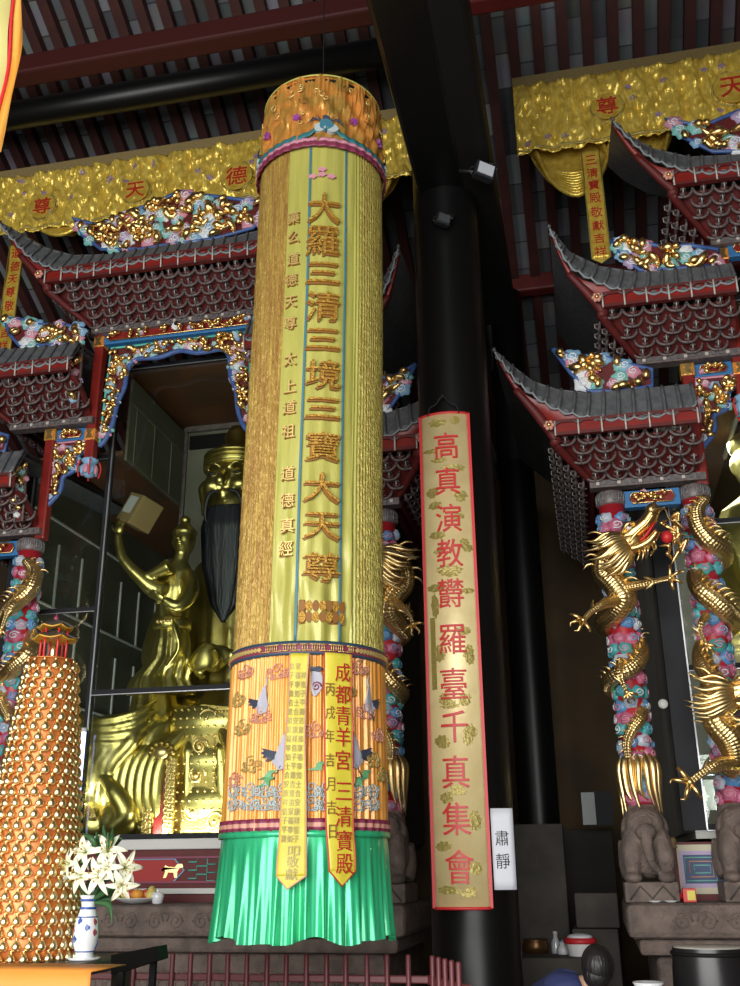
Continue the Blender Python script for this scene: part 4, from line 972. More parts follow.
# roaring dragon on the outer right column
x0 = cols['right outer']
def rel(dx, z, dy): return V((x0+dx, 9+dy, z))
r1, P1 = dragon('gilded dragon roaring upward with outstretched claws on the column beside the dark gap', x0, 9,
    [(617,548,8.72),(604,560,8.70),(604,573,8.72),(615,584,8.70),(623,597,8.72),(615,612,8.80),(604,622,8.95),(614,632,9.12),(634,640,9.05),(640,655,8.88),(630,668,8.79),(617,674,8.80),(608,684,8.95),(618,696,9.12),(638,705,9.02),(641,716,8.88),(633,728,8.82),(627,742,8.82),(628,758,8.83)],
    [.085,.09,.10,.115,.12,.10,.09,.085,.08,.08,.075,.07,.07,.065,.062,.058,.05,.04,.03],
    (629,542,8.56,(.86,-.35,.36),.74),
    [([(622,588,8.66),(640,585,8.55),(655,581,8.48),(670,578,8.45)], .62, (1.5,.6,-.4,-1.4)),
     ([(618,600,8.66),(604,604,8.52),(592,611,8.45),(583,620,8.40)], .66, (1.3,.5,-.3,-1.2)),
     ([(621,660,8.78),(619,672,8.70),(622,682,8.68),(627,692,8.70)], .5, (.9,.3,-.3,-.9))], 1)
tail_tuft(r1, V((x0, 9, W(630,765,8.9).z)), None, 1)
# pearl and curled gold foam in front of the jaws
t = thing('fire_pearl', 'red pearl with curled gold flames in front of the roaring dragon', 'pearl', W(668,538,8.7))
b = MB(); b.ell(W(667,537,8.6), .055, 'bright_red', 14, 10); b.build('pearl', t, label='red ball')
b = MB(); rnd = random.Random(8)
for k in range(14):
    p = W(672+rnd.uniform(-6,12), 518+k*3.2, 8.68); b.tube([p, p+V((rnd.uniform(-.08,.08),-.04,rnd.uniform(.02,.09))), p+V((rnd.uniform(-.1,.12),-.02,rnd.uniform(-.08,.08)))], [.012,.022,.004], 'gold', 6, 4)
b.build('flame_scroll', t)
# descending dragon on the inner right column
x0 = cols['right inner']
r2, P2 = dragon('gilded dragon winding down the column nearest the right picture edge', x0, 9,
    [(706,497,8.84),(697,510,8.84),(699,526,8.82),(709,540,8.82),(722,550,8.92),(722,560,9.1),(706,566,9.13),(697,576,8.95),(702,590,8.82),(714,600,8.80),(727,612,8.86),(733,622,9.02),(722,634,9.14),(706,645,9.0),(703,662,8.84),(710,676,8.74),(712,692,8.66),(712,708,8.60),(718,724,8.58),(730,738,8.6),(735,756,8.66),(728,772,8.75)],
    [.04,.075,.09,.095,.09,.085,.085,.09,.095,.10,.095,.09,.09,.09,.09,.09,.095,.10,.115,.125,.11,.08],
    (736,694,8.50,(.92,-.3,.0),.75),
    [([(734,764,8.62),(718,764,8.48),(704,772,8.42),(690,782,8.40)], .8, (1.5,.7,-.6,-1.5)), ([(706,616,8.78),(702,622,8.68),(700,632,8.66),(706,644,8.66)], .5, (.9,.3,-.3,-.9))], 2)
# dragons of the left shrine
x0 = cols['left edge']
dragon('gilded dragon winding down the column at the left picture edge', x0, 9,
    [(26,560,8.84),(34,572,8.85),(30,588,8.8),(18,600,8.82),(8,612,8.92),(6,622,9.1),(20,630,9.13),(32,640,8.98),(28,655,8.82),(14,668,8.84),(4,682,8.98),(2,700,8.9),(10,720,8.8)],
    [.05,.08,.095,.095,.09,.085,.085,.09,.095,.09,.085,.08,.05], None,
    [([(20,600,8.75),(12,606,8.66),(6,616,8.64),(2,628,8.66)], .5, (.9,.3,-.3,-.9))], 3)
x0 = cols['beside banner']
r4, P4 = dragon('gilded dragon facing left with claws out between silk banner and black pillar', x0, 9,
    [(392,560,8.72),(404,572,8.70),(403,585,8.72),(393,596,8.70),(388,610,8.72),(396,622,8.82),(404,632,9.0),(394,642,9.13),(383,655,9.0),(382,668,8.86),(392,682,8.82),(402,694,8.95),(392,706,9.12),(382,718,9.0),(383,730,8.86),(390,744,8.84),(391,760,8.84)],
    [.085,.09,.10,.115,.12,.10,.09,.085,.08,.08,.075,.07,.07,.065,.058,.05,.035],
    (377,556,8.56,(-.85,-.3,.35),.72),
    [([(392,600,8.66),(400,605,8.52),(408,612,8.45),(413,624,8.42)], .55, (1.3,.5,-.3,-1.2)), ([(388,596,8.66),(374,598,8.52),(366,600,8.45)], .55, (1.3,.5,-.3,-1.2))], 4)
tail_tuft(r4, V((x0, 9, W(390,765,8.9).z)), None, 1)

# ------------------------------------------------------------------ stone lions carrying the columns, on the stone altar base
def lion(x, label, z=1.5, s=1., turn=0.):
    t = thing('stone_lion', label, 'stone lion', (x, 8.95, z), None); y = 8.95
    b = MB(); R = Matrix.Rotation(turn, 3, 'Z')
    P = lambda a, c, d: V((x, y, z))+R @ V((a*s*.86, c*s, d*s))
    b.ell(P(0,.0,.36), (.19*s,.24*s,.24*s), 'stone', 16, 12); b.ell(P(0,-.08,.22), (.21*s,.20*s,.2*s), 'stone', 16, 12)
    for q in (-1, 1):
        b.tube([P(q*.10,-.14,.34), P(q*.145,-.24,.2), P(q*.15,-.20,.08), P(q*.15,-.25,.03)], [.10*s,.085*s,.065*s,.07*s], 'stone', 10, 4); b.ell(P(q*.15,-.28,.03), (.075*s,.09*s,.045*s), 'stone', 10, 6)
        b.tube([P(q*.13,.12,.3), P(q*.16,.16,.15), P(q*.15,.12,.03)], [.11*s,.09*s,.08*s], 'stone', 10, 4)
        b.ell(P(q*.11,-.16,.50), (.04*s,.03*s,.05*s), 'stone', 8, 6)
    b.ell(P(0,-.17,.42), (.155*s,.14*s,.14*s), 'stone', 14, 10); b.ell(P(0,-.30,.37), (.085*s,.08*s,.07*s), 'stone', 12, 8)
    b.tube([P(0,-.34,.36), P(0,-.37,.24), P(.03,-.33,.13), P(.08,-.30,.08)], [.05*s,.045*s,.035*s,.025*s], 'stone', 8, 5)
    for k in range(9): a = PI*k/8; b.ell(P(math.cos(a)*.17,-.10,.40+math.sin(a)*.13), .05*s, 'stone', 8, 6)
    b.lathe(P(0,.05,.54), [(.16*s,-.1),(.15*s,0),(.135,.055)], 'stone', 20)
    b.build('lion_body', t, remesh=.014)
    b = MB(); b.box(P(0,0,-.075), (.41*s,.62*s,.15), 'stone', R, .012)
    b.tube([P(-.2,-.315,-.13), P(-.1,-.315,-.03), P(0,-.315,-.12), P(.1,-.315,-.03), P(.2,-.315,-.13)], .008, 'stone_dark', 5, 1, raw=True); b.build('pedestal_block', t, label='carved square stone block')
for nm, lab in (('right outer','stone lion carrying the column with the roaring dragon'), ('right inner','stone lion carrying the dragon column nearest the right edge'), ('left edge','stone lion behind the golden votive tower'), ('beside banner','stone lion in the shade between green flounce and black pillar'), ('behind banner','stone lion hidden behind the silk banner')):
    lion(cols[nm], lab, 1.5)
def plinth(x0_, x1_, label, top=1.35, rounded=None):
    t = thing('stone_plinth', label, 'plinth', ((x0_+x1_)/2, 9, 0)); cx = (x0_+x1_)/2; w = x1_-x0_
    Yb = 10.6
    def slab(z0, z1, yf, inset, nm, lab=None):
        b = MB(); b.box((cx, (yf+Yb)/2, (z0+z1)/2), (w-2*inset, Yb-yf, z1-z0), 'stone', bev=min(.05, (z1-z0)*.25)); return b.build(nm, t, label=lab)
    slab(1.10, top, 8.45, 0, 'top_slab'); slab(.98, 1.10, 8.55, .08, 'cornice_slab'); w_ = slab(.45, .98, 8.66, .2, 'waist', 'recessed stone waist with scroll carving'); slab(.0, .45, 8.45, 0, 'foot_slab')
    n = int(w/.42)
    for i in range(n):
        u = cx-w/2+.3+(w-.5)*(i+.5)/n
        for z, s_, yy in ((1.225,.075,8.448),(.72,.13,8.658)):
            b = MB(); f = lambda a, c, h: V((a, yy+.003-h, c))
            swirl(b, f, u-.09, z, s_, 'stone', 1.7, .008, .003, 16); swirl(b, f, u+.09, z, s_, 'stone', -1.7, .008, .003, 16, PI); b.tube([f(u-.09-s_, z, .002), f(u, z+s_*.9, .002), f(u+.09+s_, z, .002)], .007, 'stone', 5, 4)
            b.build('scroll_relief', t, label='low relief scroll cut in the stone')
    return t
plinth(-6.9, -1.55, 'long carved stone altar base below the left shrine')
plinth(.16, 4.2, 'carved stone altar base below the right shrine')
# painted frieze, white sill and glass case
mat('frieze_red', (.36,.02,.015), .6)
def case(cx, nm, uL, uR):
    zt = 1.35
    # painted frieze board standing on the plinth
    t = thing('painted_frieze', 'red frieze painted with gold horses below the tall glass' if nm == 'left' else 'painted frieze with cream border and fret maze between the stone lions', 'frieze', (cx, 9.15, zt))
    x0_, x1_ = cx+uL, cx+uR
    b = MB(); b.box(((x0_+x1_)/2, 9.2, (zt+1.80)/2), (x1_-x0_, .1, 1.80-zt), 'dark_red'); b.build('board', t)
    b = MB()
    if nm == 'left':
        b.box(((x0_+x1_)/2, 9.13, 1.445), (x1_-x0_, .04, .045), 'white_trim'); b.build('white_rail', t, label='pale rail')
        b = MB(); n = 3
        for i in range(n):
            a = x0_+(x1_-x0_)*i/n+.35; c = x0_+(x1_-x0_)*(i+1)/n-.35; mp = plane_map(9.148); zc = 1.62
            b.prism([(a,zc),(a+.1,zc-.1),(c-.1,zc-.1),(c,zc),(c-.1,zc+.1),(a+.1,zc+.1)], mp, 0, .006, 'frieze_red')
            b.tube([mp(*q, .006) for q in ((a,zc),(a+.1,zc-.1),(c-.1,zc-.1),(c,zc),(c-.1,zc+.1),(a+.1,zc+.1),(a,zc))], .009, 'sky_blue', 5, 1, raw=True)
            for q in ((a+c)/2-.25, (a+c)/2+.2):
                b.prism([(q+.9*x_, zc+.9*z_) for x_, z_ in ((-.09,.03),(-.07,-.01),(-.09,-.07),(-.06,-.07),(-.04,-.02),(.02,-.02),(.03,-.07),(.06,-.07),(.06,-.01),(.08,.02),(.12,.03),(.11,.06),(.06,.06),(.03,.03),(-.04,.035),(-.07,.05),(-.12,.0))], mp, .006, .014, 'gold_fins')
            for g in (-1, 1):                # fret ends
                e = a if g < 0 else c
                for k in range(3):
                    z_ = zc-.07+.07*k; b.tube([mp(e+g*.04, z_, .006), mp(e+g*.12, z_, .006), mp(e+g*.12, z_+.035, .006), mp(e+g*.22, z_+.035, .006), mp(e+g*.22, z_-.02, .006), mp(e+g*.30, z_-.02, .006)], .008, 'teal', 4, 1, raw=True)
        b.build('painted_panel', t, label='red panels with gold horses and teal fret')
        for z_ in (1.73, 1.52):
            b = MB(); b.box(((x0_+x1_)/2, 9.14, z_), (x1_-x0_, .03, .018), 'maroon'); b.build('moulding', t)
        t2 = thing('marble_sill', 'pale marble sill running under the tall glass', 'sill', (cx, 9.2, 1.8)); b = MB(); b.box(((x0_+x1_)/2, 9.22, 1.845), (x1_-x0_, .22, .09), 'white_trim', bev=.008); b.build('slab', t2)
    else:
        a, c = cx-1.93, cx-1.62
        for (p, q) in ((cx-2.02, c+.08), (cx-1.3, cx-.2)):
            b = MB(); mp = plane_map(9.148)
            b.prism([(p,1.40),(q,1.40),(q,1.78),(p,1.78)], mp, 0, .012, 'cream'); b.prism([(p+.05,1.45),(q-.05,1.45),(q-.05,1.73),(p+.05,1.73)], mp, .012, .016, 'lilac'); b.prism([(p+.08,1.48),(q-.08,1.48),(q-.08,1.70),(p+.08,1.70)], mp, .016, .020, 'maze_blue')
            for k in range(3):
                h = .03+.03*k; w_ = (q-p)/2-.09-.035*(2-k); m_ = (p+q)/2; b.tube([mp(m_-w_, 1.59-h, .02), mp(m_+w_*.6, 1.59-h, .02), mp(m_+w_*.6, 1.59+h, .02), mp(m_-w_, 1.59+h, .02), mp(m_-w_, 1.59-h*.4, .02)], .006, 'cloud_teal' if k % 2 == 0 else 'thread_pink', 4, 1, raw=True)
            b.build('maze_panel', t, label='blue panel with coloured maze and cream border')
mat('cream', (.55,.50,.36), .6); mat('maze_blue', (.05,.08,.16), .6)
case(LC, 'left', -2.0, 2.0); case(RC, 'right', -2.03, 1.2)
# glass case: dark metal frame, glass panes, side walls, back wall, ceiling
def glassmat():
    m = bpy.data.materials.new('case_glass'); m.use_nodes = True; nt = m.node_tree; N = nt.nodes; L = nt.links; N.remove(N['Principled BSDF'])
    tr = N.new('ShaderNodeBsdfTransparent'); tr.inputs[0].default_value = (.90,.93,.90,1); gl = N.new('ShaderNodeBsdfGlossy'); gl.inputs['Roughness'].default_value = .02; gl.inputs[0].default_value = (.9,.93,.9,1)
    fr = N.new('ShaderNodeFresnel'); fr.inputs[0].default_value = 1.45; mx = N.new('ShaderNodeMixShader'); L.new(fr.outputs[0], mx.inputs[0]); L.new(tr.outputs[0], mx.inputs[1]); L.new(gl.outputs[0], mx.inputs[2]); L.new(mx.outputs[0], N['Material Output'].inputs[0]); MATS['case_glass'] = m
glassmat()
mat('wall_beige', (.17,.16,.12), .6, col2=(.12,.115,.085), cscale=2); mat('wall_pale', (.5,.5,.45), .6, col2=(.40,.40,.36), cscale=2)  # wall_pale is lightened in place of daylight reflected on the right glass
def glass_case(cx, nm, uL, uR, half=False):
    t = thing('display_case', {'left': 'tall glass-fronted case with dark metal frame around the seated golden deity', 'right': 'glass-fronted case with wide black frame behind the right dragon columns'}[nm], 'display case', (cx, 9.3, 1.89))
    z0, z1 = 1.89, 6.95; Y = 9.32
    vs = [uL, -.86, .86, uR] if not half else [uL, -.86, uR]
    for i, u in enumerate(vs):
        wide = (i == 0 or (i == len(vs)-1 and not half)); top = 5.9 if wide else z1
        b = MB(); w_ = .20 if wide else .055
        b.box((cx+u, Y, (z0+top)/2), (w_, .07, top-z0), 'metal_frame', bev=.006); b.build('upright', t)
        b = MB(); b.box((cx+u+(w_/2-.004)*(1 if u < 0 else -1), Y-.04, (z0+top)/2), (.012, .012, top-z0-.02), 'metal_edge'); b.build('edge_strip', t, label='bright metal edge strip')
    rails = [(uL,-.86,4.17),(-.86,.86,3.30),(uL,-.86,5.88),(-.86,.86,z1),(uL,-.86,z0+.03),(-.86,.86,z0+.03)] if not half else [(uL,-.86,3.27),(uL,-.86,4.62),(uL,-.86,5.88),(-.86,uR,3.27),(-.86,uR,z1),(uL,-.86,z0+.03),(-.86,uR,z0+.03)]
    if not half: rails += [(.86,uR,4.17),(.86,uR,5.88),(.86,uR,z0+.03)]
    for a, c, z in rails:
        b = MB(); b.box((cx+(a+c)/2, Y, z), (c-a, .05, .05), 'metal_frame'); b.box((cx+(a+c)/2, Y-.028, z-.027), (c-a, .008, .008), 'metal_edge'); b.build('rail', t)
    for a, c, zt in ([(uL,-.86,5.88),(-.86,.86,z1)]+([(.86,uR,5.88)] if not half else [])) if not half else [(uL,-.86,5.88),(-.86,uR,z1)]:
        b = MB(); b.box((cx+(a+c)/2, Y+.0, (z0+zt)/2), (c-a-.05, .008, zt-z0-.05), 'case_glass'); b.build('glass_pane', t, label='clear glass pane')
    # shell of the case
    YB, YD = 10.95, 13.1; wl, wr = cx+uL, cx+uR; wp = 'wall_panel' if not half else 'wall_pale'
    b = MB(); b.box(((wl+wr)/2, YD+.05, (z0+5.9)/2), (wr-wl, .1, 5.9-z0), wp); b.build('back_panel', t)
    if not half:
        b = MB(); b.box((cx, YB+.06, 4.4), (1.36, .06, 5.1), 'wall_beige'); b.build('screen_panel', t, label='beige screen behind the deity')
        for x in (cx-.71, cx+.71): b = MB(); b.box((x, YB+.03, 4.4), (.05, .05, 5.1), 'bracket_grey'); b.build('screen_upright', t)
        b = MB(); b.box((cx, YB+.0, 6.9), (1.4, .05, .07), 'bracket_grey'); b.build('screen_rail', t)
        b = MB(); b.box((cx, YB+.02, 6.72), (1.3, .05, .18), 'black_matte'); b.build('dark_lintel', t)
    for k, x in enumerate([cx-.73, cx+.73] if not half else [cx-.88]):
        sg = 1 if k == 0 else -1
        b = MB(); b.box((x, (Y+YB)/2+.02, 6.36), (.03, YB-Y-.1, 1.0), wp); b.build('upper_side_panel', t)
        for y in (9.55,10.05,10.55): b = MB(); b.box((x+sg*.018, y, 6.2), (.012, .014, .7), 'wall_beige'); b.build('divider', t)
        for z in (5.87,6.56): b = MB(); b.box((x+sg*.018, (Y+YB)/2, z), (.014, YB-Y-.1, .016), 'wall_beige'); b.build('shelf_edge', t)
    for x, sg in ([(wl, 1), (wr, -1)] if not half else [(wl, 1)]):
        b = MB(); b.box((x-sg*.03, (Y+YD)/2+.02, (z0+5.9)/2), (.06, YD-Y-.08, 5.9-z0), wp); b.build('side_panel', t)
        for z in (2.4, 3.42, 4.43, 5.44):
            b = MB(); b.box((x+sg*.012, (Y+YD)/2, z), (.02, YD-Y-.12, .022), 'white_trim'); b.build('shelf_edge', t, label='thin white strip')
        for y in (9.53,10.1,10.67,11.2,11.75,12.3,12.85):
            for zc in (2.9, 3.92, 4.93): b = MB(); b.box((x+sg*.012, y, zc-.12), (.02, .028, .74), 'white_trim'); b.build('divider', t, label='thin white upright strip')
    b = MB(); b.box((cx if not half else cx-.2, (Y+YB)/2+.02, 6.88+.08), (1.55 if not half else 1.4, YB-Y, .04), 'ceiling_brown'); b.build('case_ceiling', t, label='brown board ceiling')
    b = MB()
    for a, c in ([(uL,-.74),(.74,uR)] if not half else [(uL,-.86)]): b.box((cx+(a+c)/2, (Y+YD)/2+.02, 5.93), (c-a, YD-Y, .05), 'ceiling_brown')
    b.build('side_ceiling', t)
    b = MB(); b.box(((wl+wr)/2, (Y+YD)/2, z0-.03), (wr-wl, YD-Y, .06), wp); b.build('case_floor', t)
    return t
glass_case(LC, 'left', -1.84, 1.84); glass_case(RC, 'right', -1.80, 1.0, True)
p = W(663,704,9.24); t = thing('round_knob', 'small round white disc on the black case frame, right shrine', 'knob', p)
b = MB(); b.lathe(p, [(.045,0),(.04,.015),(.012,.02),(.001,.02)], 'white_trim', 20, tilt=Matrix.Rotation(PI/2, 3, 'X')); b.build('disc', t)
# ------------------------------------------------------------------ golden statues inside the case
def loft(mb, rings, m, seg=64, fold=0, nf=14, tw=0., caps=True):
    """rings: (cx, cy, z, rx, ry, fold amplitude)"""
    R_ = []
    for a, b in zip(rings, rings[1:]):
        for k in range(5):
            t = k/5; t2 = t*t*(3-2*t); R_.append([a[i]+(b[i]-a[i])*t2 for i in range(6)])
    R_.append(list(rings[-1])); vs = []
    for j, (x, y, z, rx, ry, f) in enumerate(R_):
        for k in range(seg):
            a = 2*PI*k/seg; q = 1+f*(math.sin(a*nf+tw*j*.12)+.5*math.sin(a*(nf*2-3)+j*.2)); vs.append(V((x+math.cos(a)*rx*q, y+math.sin(a)*ry*q, z)))
    fs = [(j*seg+k, j*seg+(k+1) % seg, (j+1)*seg+(k+1) % seg, (j+1)*seg+k) for j in range(len(R_)-1) for k in range(seg)]
    if caps: fs += [tuple(range(seg))[::-1], tuple((len(R_)-1)*seg+k for k in range(seg))]
    mb.add(vs, fs, m, True)
def hand(mb, wrist, fwd, side, s, m, curl=.3, thumb=1):
    fwd = fwd.normalized(); side = (side-fwd*side.dot(fwd)).normalized(); nrm = fwd.cross(side)
    palm = wrist+fwd*.05*s
    mb.ell(palm, (.055*s,.045*s,.022*s), m, 10, 8, Matrix((fwd, side, nrm)).transposed())
    for i, L in enumerate((.075,.09,.083,.062)):
        o = palm+fwd*.035*s+side*(-.033+.022*i)*s
        mb.tube([o, o+fwd*L*.45*s+nrm*curl*.01*s, o+fwd*L*.8*s+nrm*curl*.045*s, o+fwd*L*(1-curl*.3)*s+nrm*curl*.09*s], [.0115*s,.011*s,.0095*s,.006*s], m, 8, 3)
    o = palm-side*.035*s*thumb-fwd*.02*s
    mb.tube([o, o-side*.03*s*thumb+fwd*.03*s, o-side*.03*s*thumb+fwd*.06*s+nrm*.02*s], [.014*s,.012*s,.008*s], m, 8, 3)
GX, GY = W(232,480,10.25).x, 10.35
zc_, zt_ = W(232,520,10.1).z, W(232,440,10.1).z         # chin and crown
HS = (zt_-zc_)                                           # head height
deity = thing('seated_deity', 'huge golden seated deity with black beard inside the tall glass case', 'statue', (GX, GY, 1.9))
b = MB(); m = 'pale_gold'
loft(b, [(GX,GY+.05,1.9,.86,.62,.03),(GX,GY,2.3,.95,.66,.05),(GX,GY-.02,2.75,.95,.66,.05),(GX,GY+.08,3.15,.78,.55,.04),(GX,GY+.18,3.5,.52,.40,.03),(GX,GY+.2,4.1,.56,.38,.03),(GX,GY+.2,4.6,.60,.34,.025),(GX,GY+.2,4.9,.5,.3,.02),(GX,GY+.16,5.1,.24,.22,.01),(GX,GY+.1,5.25,.16,.16,0),(GX,GY+.08,zc_+.1,.17,.17,0)], m, 96, nf=18, tw=.8)
# knees, sleeves and arms
for q in (-1, 1):
    b.tube([(GX+q*.25,GY-.1,2.95),(GX+q*.6,GY-.42,2.9),(GX+q*.62,GY-.5,2.5),(GX+q*.55,GY-.5,2.05)], [.30,.30,.26,.28], m, 28, 6, fold=(.05,7))
    b.tube([(GX+q*.48,GY+.18,4.75),(GX+q*.74,GY+.05,4.25),(GX+q*.66,GY-.30,3.75),(GX+q*.26,GY-.48,3.66)], [.19,.20,.19,.13], m, 28, 6, fold=(.06,6))
    b.tube([(GX+q*.62,GY-.22,3.75),(GX+q*.66,GY-.36,3.4),(GX+q*.62,GY-.42,3.0)], [.16,.22,.27], m, 32, 6, fold=(.10,9))
hx, hy, hz = GX, GY+.02, (zc_+zt_)/2-.02
hs = HS*.5
b.ell((hx,hy+.02,hz+.02), (hs*.72,hs*.80,hs*1.02), m, 24, 18); b.ell((hx,hy-.18*hs,hz-.42*hs), (hs*.5,hs*.55,hs*.45), m, 16, 12)
b.tube([(hx,hy-.72*hs,hz+.22*hs),(hx,hy-.98*hs,hz-.12*hs),(hx,hy-.92*hs,hz-.2*hs)], [.07*hs,.15*hs,.13*hs], m, 10, 4)
for q in (-1, 1):
    b.ell((hx+q*.32*hs,hy-.62*hs,hz-.12*hs), (.24*hs,.2*hs,.2*hs), m, 12, 8); b.ell((hx+q*.30*hs,hy-.66*hs,hz+.16*hs), (.17*hs,.12*hs,.08*hs), m, 12, 8)
    b.tube([(hx+q*.08*hs,hy-.78*hs,hz+.28*hs),(hx+q*.3*hs,hy-.80*hs,hz+.38*hs),(hx+q*.54*hs,hy-.6*hs,hz+.28*hs)], [.03*hs,.05*hs,.02*hs], m, 8, 4)
    b.tube([(hx+q*.72*hs,hy,hz+.3*hs),(hx+q*.82*hs,hy+.02,hz+.1*hs),(hx+q*.76*hs,hy,hz-.3*hs),(hx+q*.72*hs,hy,hz-.6*hs)], [.06*hs,.14*hs,.09*hs,.1*hs], m, 10, 4)
b.tube([(hx-.22*hs,hy-.72*hs,hz-.36*hs),(hx,hy-.84*hs,hz-.34*hs),(hx+.22*hs,hy-.72*hs,hz-.36*hs)], [.03*hs,.06*hs,.03*hs], m, 8, 4); b.tube([(hx-.16*hs,hy-.70*hs,hz-.46*hs),(hx,hy-.80*hs,hz-.47*hs),(hx+.16*hs,hy-.70*hs,hz-.46*hs)], [.03*hs,.07*hs,.03*hs], m, 8, 4)
hand(b, V((GX-.24,GY-.50,3.66)), V((1,-.2,.05)), V((0,0,1)), 2.6, m, .5); hand(b, V((GX+.24,GY-.50,3.70)), V((-1,-.25,.2)), V((0,0,1)), 2.6, m, .5)
dbody = b.build('robed_body', deity, remesh=.024)
b = MB()
for q in (-1, 1):
    b.tube([(hx+q*.12*hs,hy-.80*hs,hz-.30*hs),(hx+q*.34*hs,hy-.75*hs,hz-.38*hs),(hx+q*.45*hs,hy-.68*hs,hz-.75*hs),(hx+q*.42*hs,hy-.62*hs,hz-1.1*hs)], [.04*hs,.06*hs,.05*hs,.01*hs], 'black', 8, 4)
loft(b, [(hx,hy-.5*hs,hz-.62*hs,.46*hs,.22*hs,.03),(hx,hy-.52*hs,hz-1.1*hs,.55*hs,.24*hs,.06),(hx,hy-.45*hs,hz-2.0*hs,.5*hs,.2*hs,.07),(hx,hy-.4*hs,hz-2.9*hs,.30*hs,.14*hs,.08),(hx,hy-.4*hs,hz-3.3*hs,.05*hs,.05*hs,.0)], 'beard', 40, nf=12)
mat('beard', (.012,.014,.02), .45, bump=.6, bscale=40, bstretch=(1,1,.1))
b.build('beard', deity, label='long dark beard')
b = MB(); b.lathe((hx,hy+.05,0), [(hs*.76,hz+.48*hs),(hs*.80,hz+.6*hs),(hs*.74,hz+.8*hs),(hs*.5,hz+1.02*hs),(hs*.3,hz+1.1*hs),(hs*.34,hz+1.4*hs),(hs*.22,hz+1.62*hs),(.01,hz+1.68*hs)], 'pale_gold', 32)
for k in range(4): b.tube([(hx+hs*.78*math.cos(a), hy+.05+hs*.78*math.sin(a), hz+(.5+.1*k)*hs) for a in [PI+PI*i/16 for i in range(17)]], .02, 'pale_gold', 6, 1, raw=True)
b.build('crown', deity, label='ringed golden crown')
for q in (-1, 1):
    b = MB(); b.ell((hx+q*.30*hs,hy-.765*hs,hz+.13*hs), (.11*hs,.03*hs,.035*hs), 'black', 10, 6); b.build('eye', deity, label='dark narrow eye')
# studded sash and wrapped robe panel
b = MB()
def sash(u, v): return V((GX-.34+.68*u, GY-.62-.05*math.sin(PI*u)+.02*math.sin(v*20), 1.95+1.25*v))
b.grid(sash, 12, 30, 'pale_gold'); fr = b.build('front_panel', deity, solid=.03)
b = MB()
for i in range(9):
    for k in range(14): b.ell(sash((i+.5)/9, (k+.5)/14)+V((0,-.022,0)), .014, 'gold_fins', 6, 4)
b.build('gold_studs', fr, label='rows of small gold studs')
for q, (a_, b_) in enumerate(((-1.0,.9), (1.0,.8))):
    b = MB()
    for k in range(7):
        x = GX+a_*(.36+.085*k); b.tube([(x-a_*.25,GY-.55,3.05-.04*k),(x,GY-.72,2.7),(x+a_*.05,GY-.74,2.3),(x-a_*.04*k,GY-.66,1.97)], [.05,.085,.09,.06], 'pale_gold', 10, 6)
    b.build('draped_fold', deity, label='hanging golden robe folds')
# attendant figure with raised arms left of the deity
ax_, ay = W(165,640,9.85).x, 9.85
def wa(px, py, Y=9.85): return W(px, py, Y)
att = thing('attendant_statue', 'slender golden attendant statue raising one arm, beside the seated deity', 'statue', (ax_, ay, wa(160,695).z))
b = MB(); r_ = lambda px, py, rx, ry, f, dy=0: (wa(px,py).x, ay+dy, wa(px,py).z, rx, ry, f)
loft(b, [r_(160,694,.36,.28,.10),r_(160,680,.30,.24,.11),r_(170,660,.21,.18,.09),r_(172,640,.19,.16,.06),r_(172,628,.175,.14,.02),r_(172,610,.18,.14,.02),r_(174,590,.21,.15,.02),r_(176,574,.20,.13,.02),r_(180,562,.09,.09,0),r_(183,552,.075,.08,0)], 'pale_gold', 72, nf=13, tw=1.2)
hp = wa(184,541); 
b.ell(hp, (.125,.135,.165), 'pale_gold', 18, 14); b.ell(hp+V((.0,-.02,-.07)), (.09,.10,.1), 'pale_gold', 12, 10); b.tube([hp+V((0,-.12,.03)),hp+V((0,-.165,-.03))], [.012,.026], 'pale_gold', 8, 3)
b.lathe(hp+V((0,.01,.06)), [(.13,0),(.14,.04),(.09,.11),(.05,.14),(.06,.2),(.02,.24)], 'pale_gold', 18)
for q in (-1, 1): b.ell(hp+V((q*.045,-.105,.012)), (.03,.02,.014), 'pale_gold', 8, 6); b.ell(hp+V((q*.125,.0,.0)), (.018,.03,.05), 'pale_gold', 8, 6)
b.tube([hp+V((-.04,-.125,-.07)), hp+V((0,-.135,-.075)), hp+V((.04,-.125,-.07))], .014, 'pale_gold', 6, 3)
arm = [wa(168,582),wa(158,590,9.7),wa(140,577,9.6),wa(124,560,9.55),wa(119,545,9.55),wa(118,535,9.55)]
b.tube(arm, [.10,.115,.075,.055,.045,.038], 'pale_gold', 16, 5, fold=(.03,5)); hand(b, arm[-1], V((.12,0,1)), V((1,.2,0)), 1.25, 'pale_gold', .25)
arm2 = [wa(188,575),wa(176,570,9.6),wa(150,566,9.5),wa(136,550,9.48),wa(148,542,9.48),wa(156,535,9.48)]
b.tube(arm2[:1]+[wa(190,592,9.7),wa(178,606,9.55),wa(164,600,9.5)], [.09,.10,.07,.045], 'pale_gold', 14, 5); hand(b, wa(164,600,9.5), V((-.9,-.1,.5)), V((0,-.4,.8)), 1.2, 'pale_gold', .3)
b.tube([wa(130,577,9.6),wa(150,575,9.6),wa(170,566,9.6)], [.02,.05,.09], 'pale_gold', 12, 5)
b.tube([wa(168,612,9.72),wa(176,628,9.68),wa(180,650,9.7),wa(165,672,9.7),wa(146,690,9.62)], [.03,.05,.05,.06,.03], 'pale_gold', 10, 5, flat=.5)
b.build('robed_body', att, remesh=.013)
b = MB(); zb1, zb2 = wa(168,631).z, wa(168,620).z; b.lathe((wa(172,625).x,ay,0), [(.19,zb1),(.205,zb1+.02),(.205,zb2-.02),(.19,zb2)], 'pale_gold', 28)
